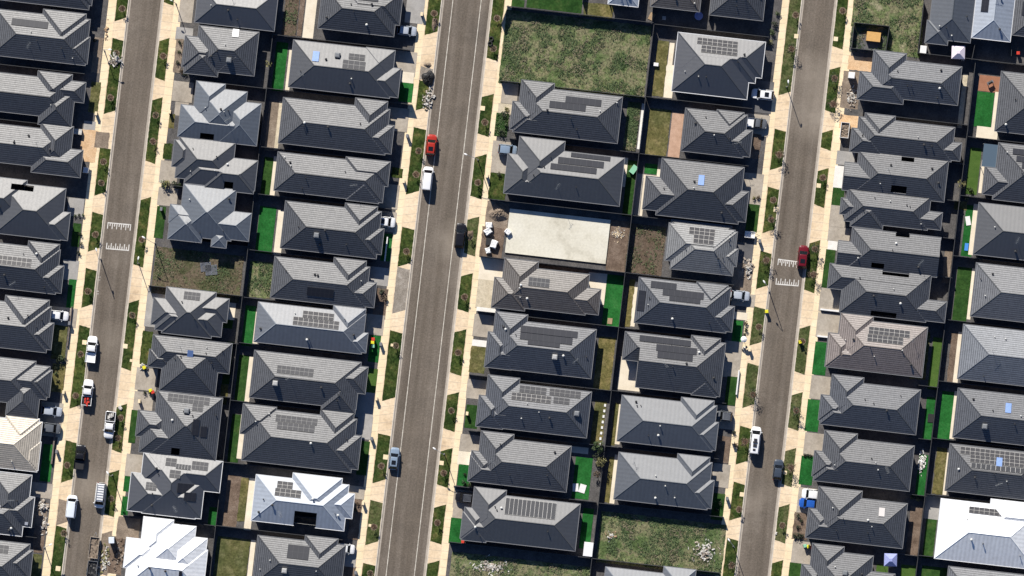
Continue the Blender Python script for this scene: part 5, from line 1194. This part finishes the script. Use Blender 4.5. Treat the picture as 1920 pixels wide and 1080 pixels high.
# rough growth on the empty lots
weeds('weeds', 950, 18, 274, 138, 15000, 'thick weeds covering the empty lot at the top centre', seed=2)
weeds('weeds', 1128, 958, 236, 96, 9500, 'weeds on the littered empty lot at lower right', seed=5)
weeds('weeds', 1604, -30, 130, 128, 6500, 'weeds covering the overgrown lot at the top right', seed=8)
weeds('weeds', 848, 1034, 262, 60, 5200, 'weeds on the empty lot cut by the bottom edge', seed=11)
weeds('weeds', 293, 462, 166, 88, 2600, 'thin weeds in the yard right of the left street', seed=13, hole=.6)
weeds('weeds', 1180, 418, 70, 92, 1000, 'weeds on the brown soil beside the bare slab', seed=17)
weeds('weeds', 1178, 190, 24, 92, 1900, 'dense weeds in the narrow yard left of a white strip', seed=19)
weeds('weeds', 470, 488, 44, 66, 1300, 'weeds in the small yard of the left block', seed=23)
weeds('weeds', 540, -40, 26, 104, 900, 'weedy mound in the narrow yard left of a cream path at the top', seed=31)
weeds('weeds', 931, 211, 24, 44, 320, 'planting beside a house right of the middle street', seed=29)

# ------------------------------------------------------------------ camera, sun, sky
cam = bpy.data.cameras.new('camera'); co = bpy.data.objects.new('camera', cam); COL.objects.link(co)
co.location = (0, 0, CAMH); co.rotation_euler = (0, 0, 0)
cam.sensor_width = 36; cam.lens = 36*CAMH/192.0; cam.clip_start = 1; cam.clip_end = 4000
SC.camera = co
EL = radians(SUN_EL); hx, hy = -.34, 1.0
sun = bpy.data.lights.new('sun', 'SUN'); so = bpy.data.objects.new('sun', sun); COL.objects.link(so)
sun.energy = SUN_E; sun.angle = radians(.5); sun.color = (1.0, .945, .86)
d = Vector((hx, hy, 0)).normalized()*cos(EL)+Vector((0, 0, sin(EL)))
so.rotation_euler = d.to_track_quat('Z', 'Y').to_euler(); so.location = (0, 0, 300)
w = bpy.data.worlds.new('World'); SC.world = w; w.use_nodes = True
nt = w.node_tree; bg = nt.nodes['Background']; sky = nt.nodes.new('ShaderNodeTexSky'); sky.sky_type = 'NISHITA'; sky.sun_disc = False
sky.sun_elevation = EL; sky.sun_rotation = math.atan2(hx, hy); sky.air_density = 1.0; sky.dust_density = .4; sky.ozone_density = 1.5
hs = nt.nodes.new('ShaderNodeHueSaturation'); hs.inputs['Saturation'].default_value = 1.25; hs.inputs['Hue'].default_value = .512; nt.links.new(sky.outputs[0], hs.inputs['Color']); nt.links.new(hs.outputs[0], bg.inputs[0]); bg.inputs[1].default_value = SKY
vs = SC.view_settings; vs.view_transform = 'Standard'; vs.look = 'None'; vs.exposure = EXPO; vs.gamma = 1; vs.use_curve_mapping = False
SC.cycles.max_bounces = 4; SC.cycles.diffuse_bounces = 2
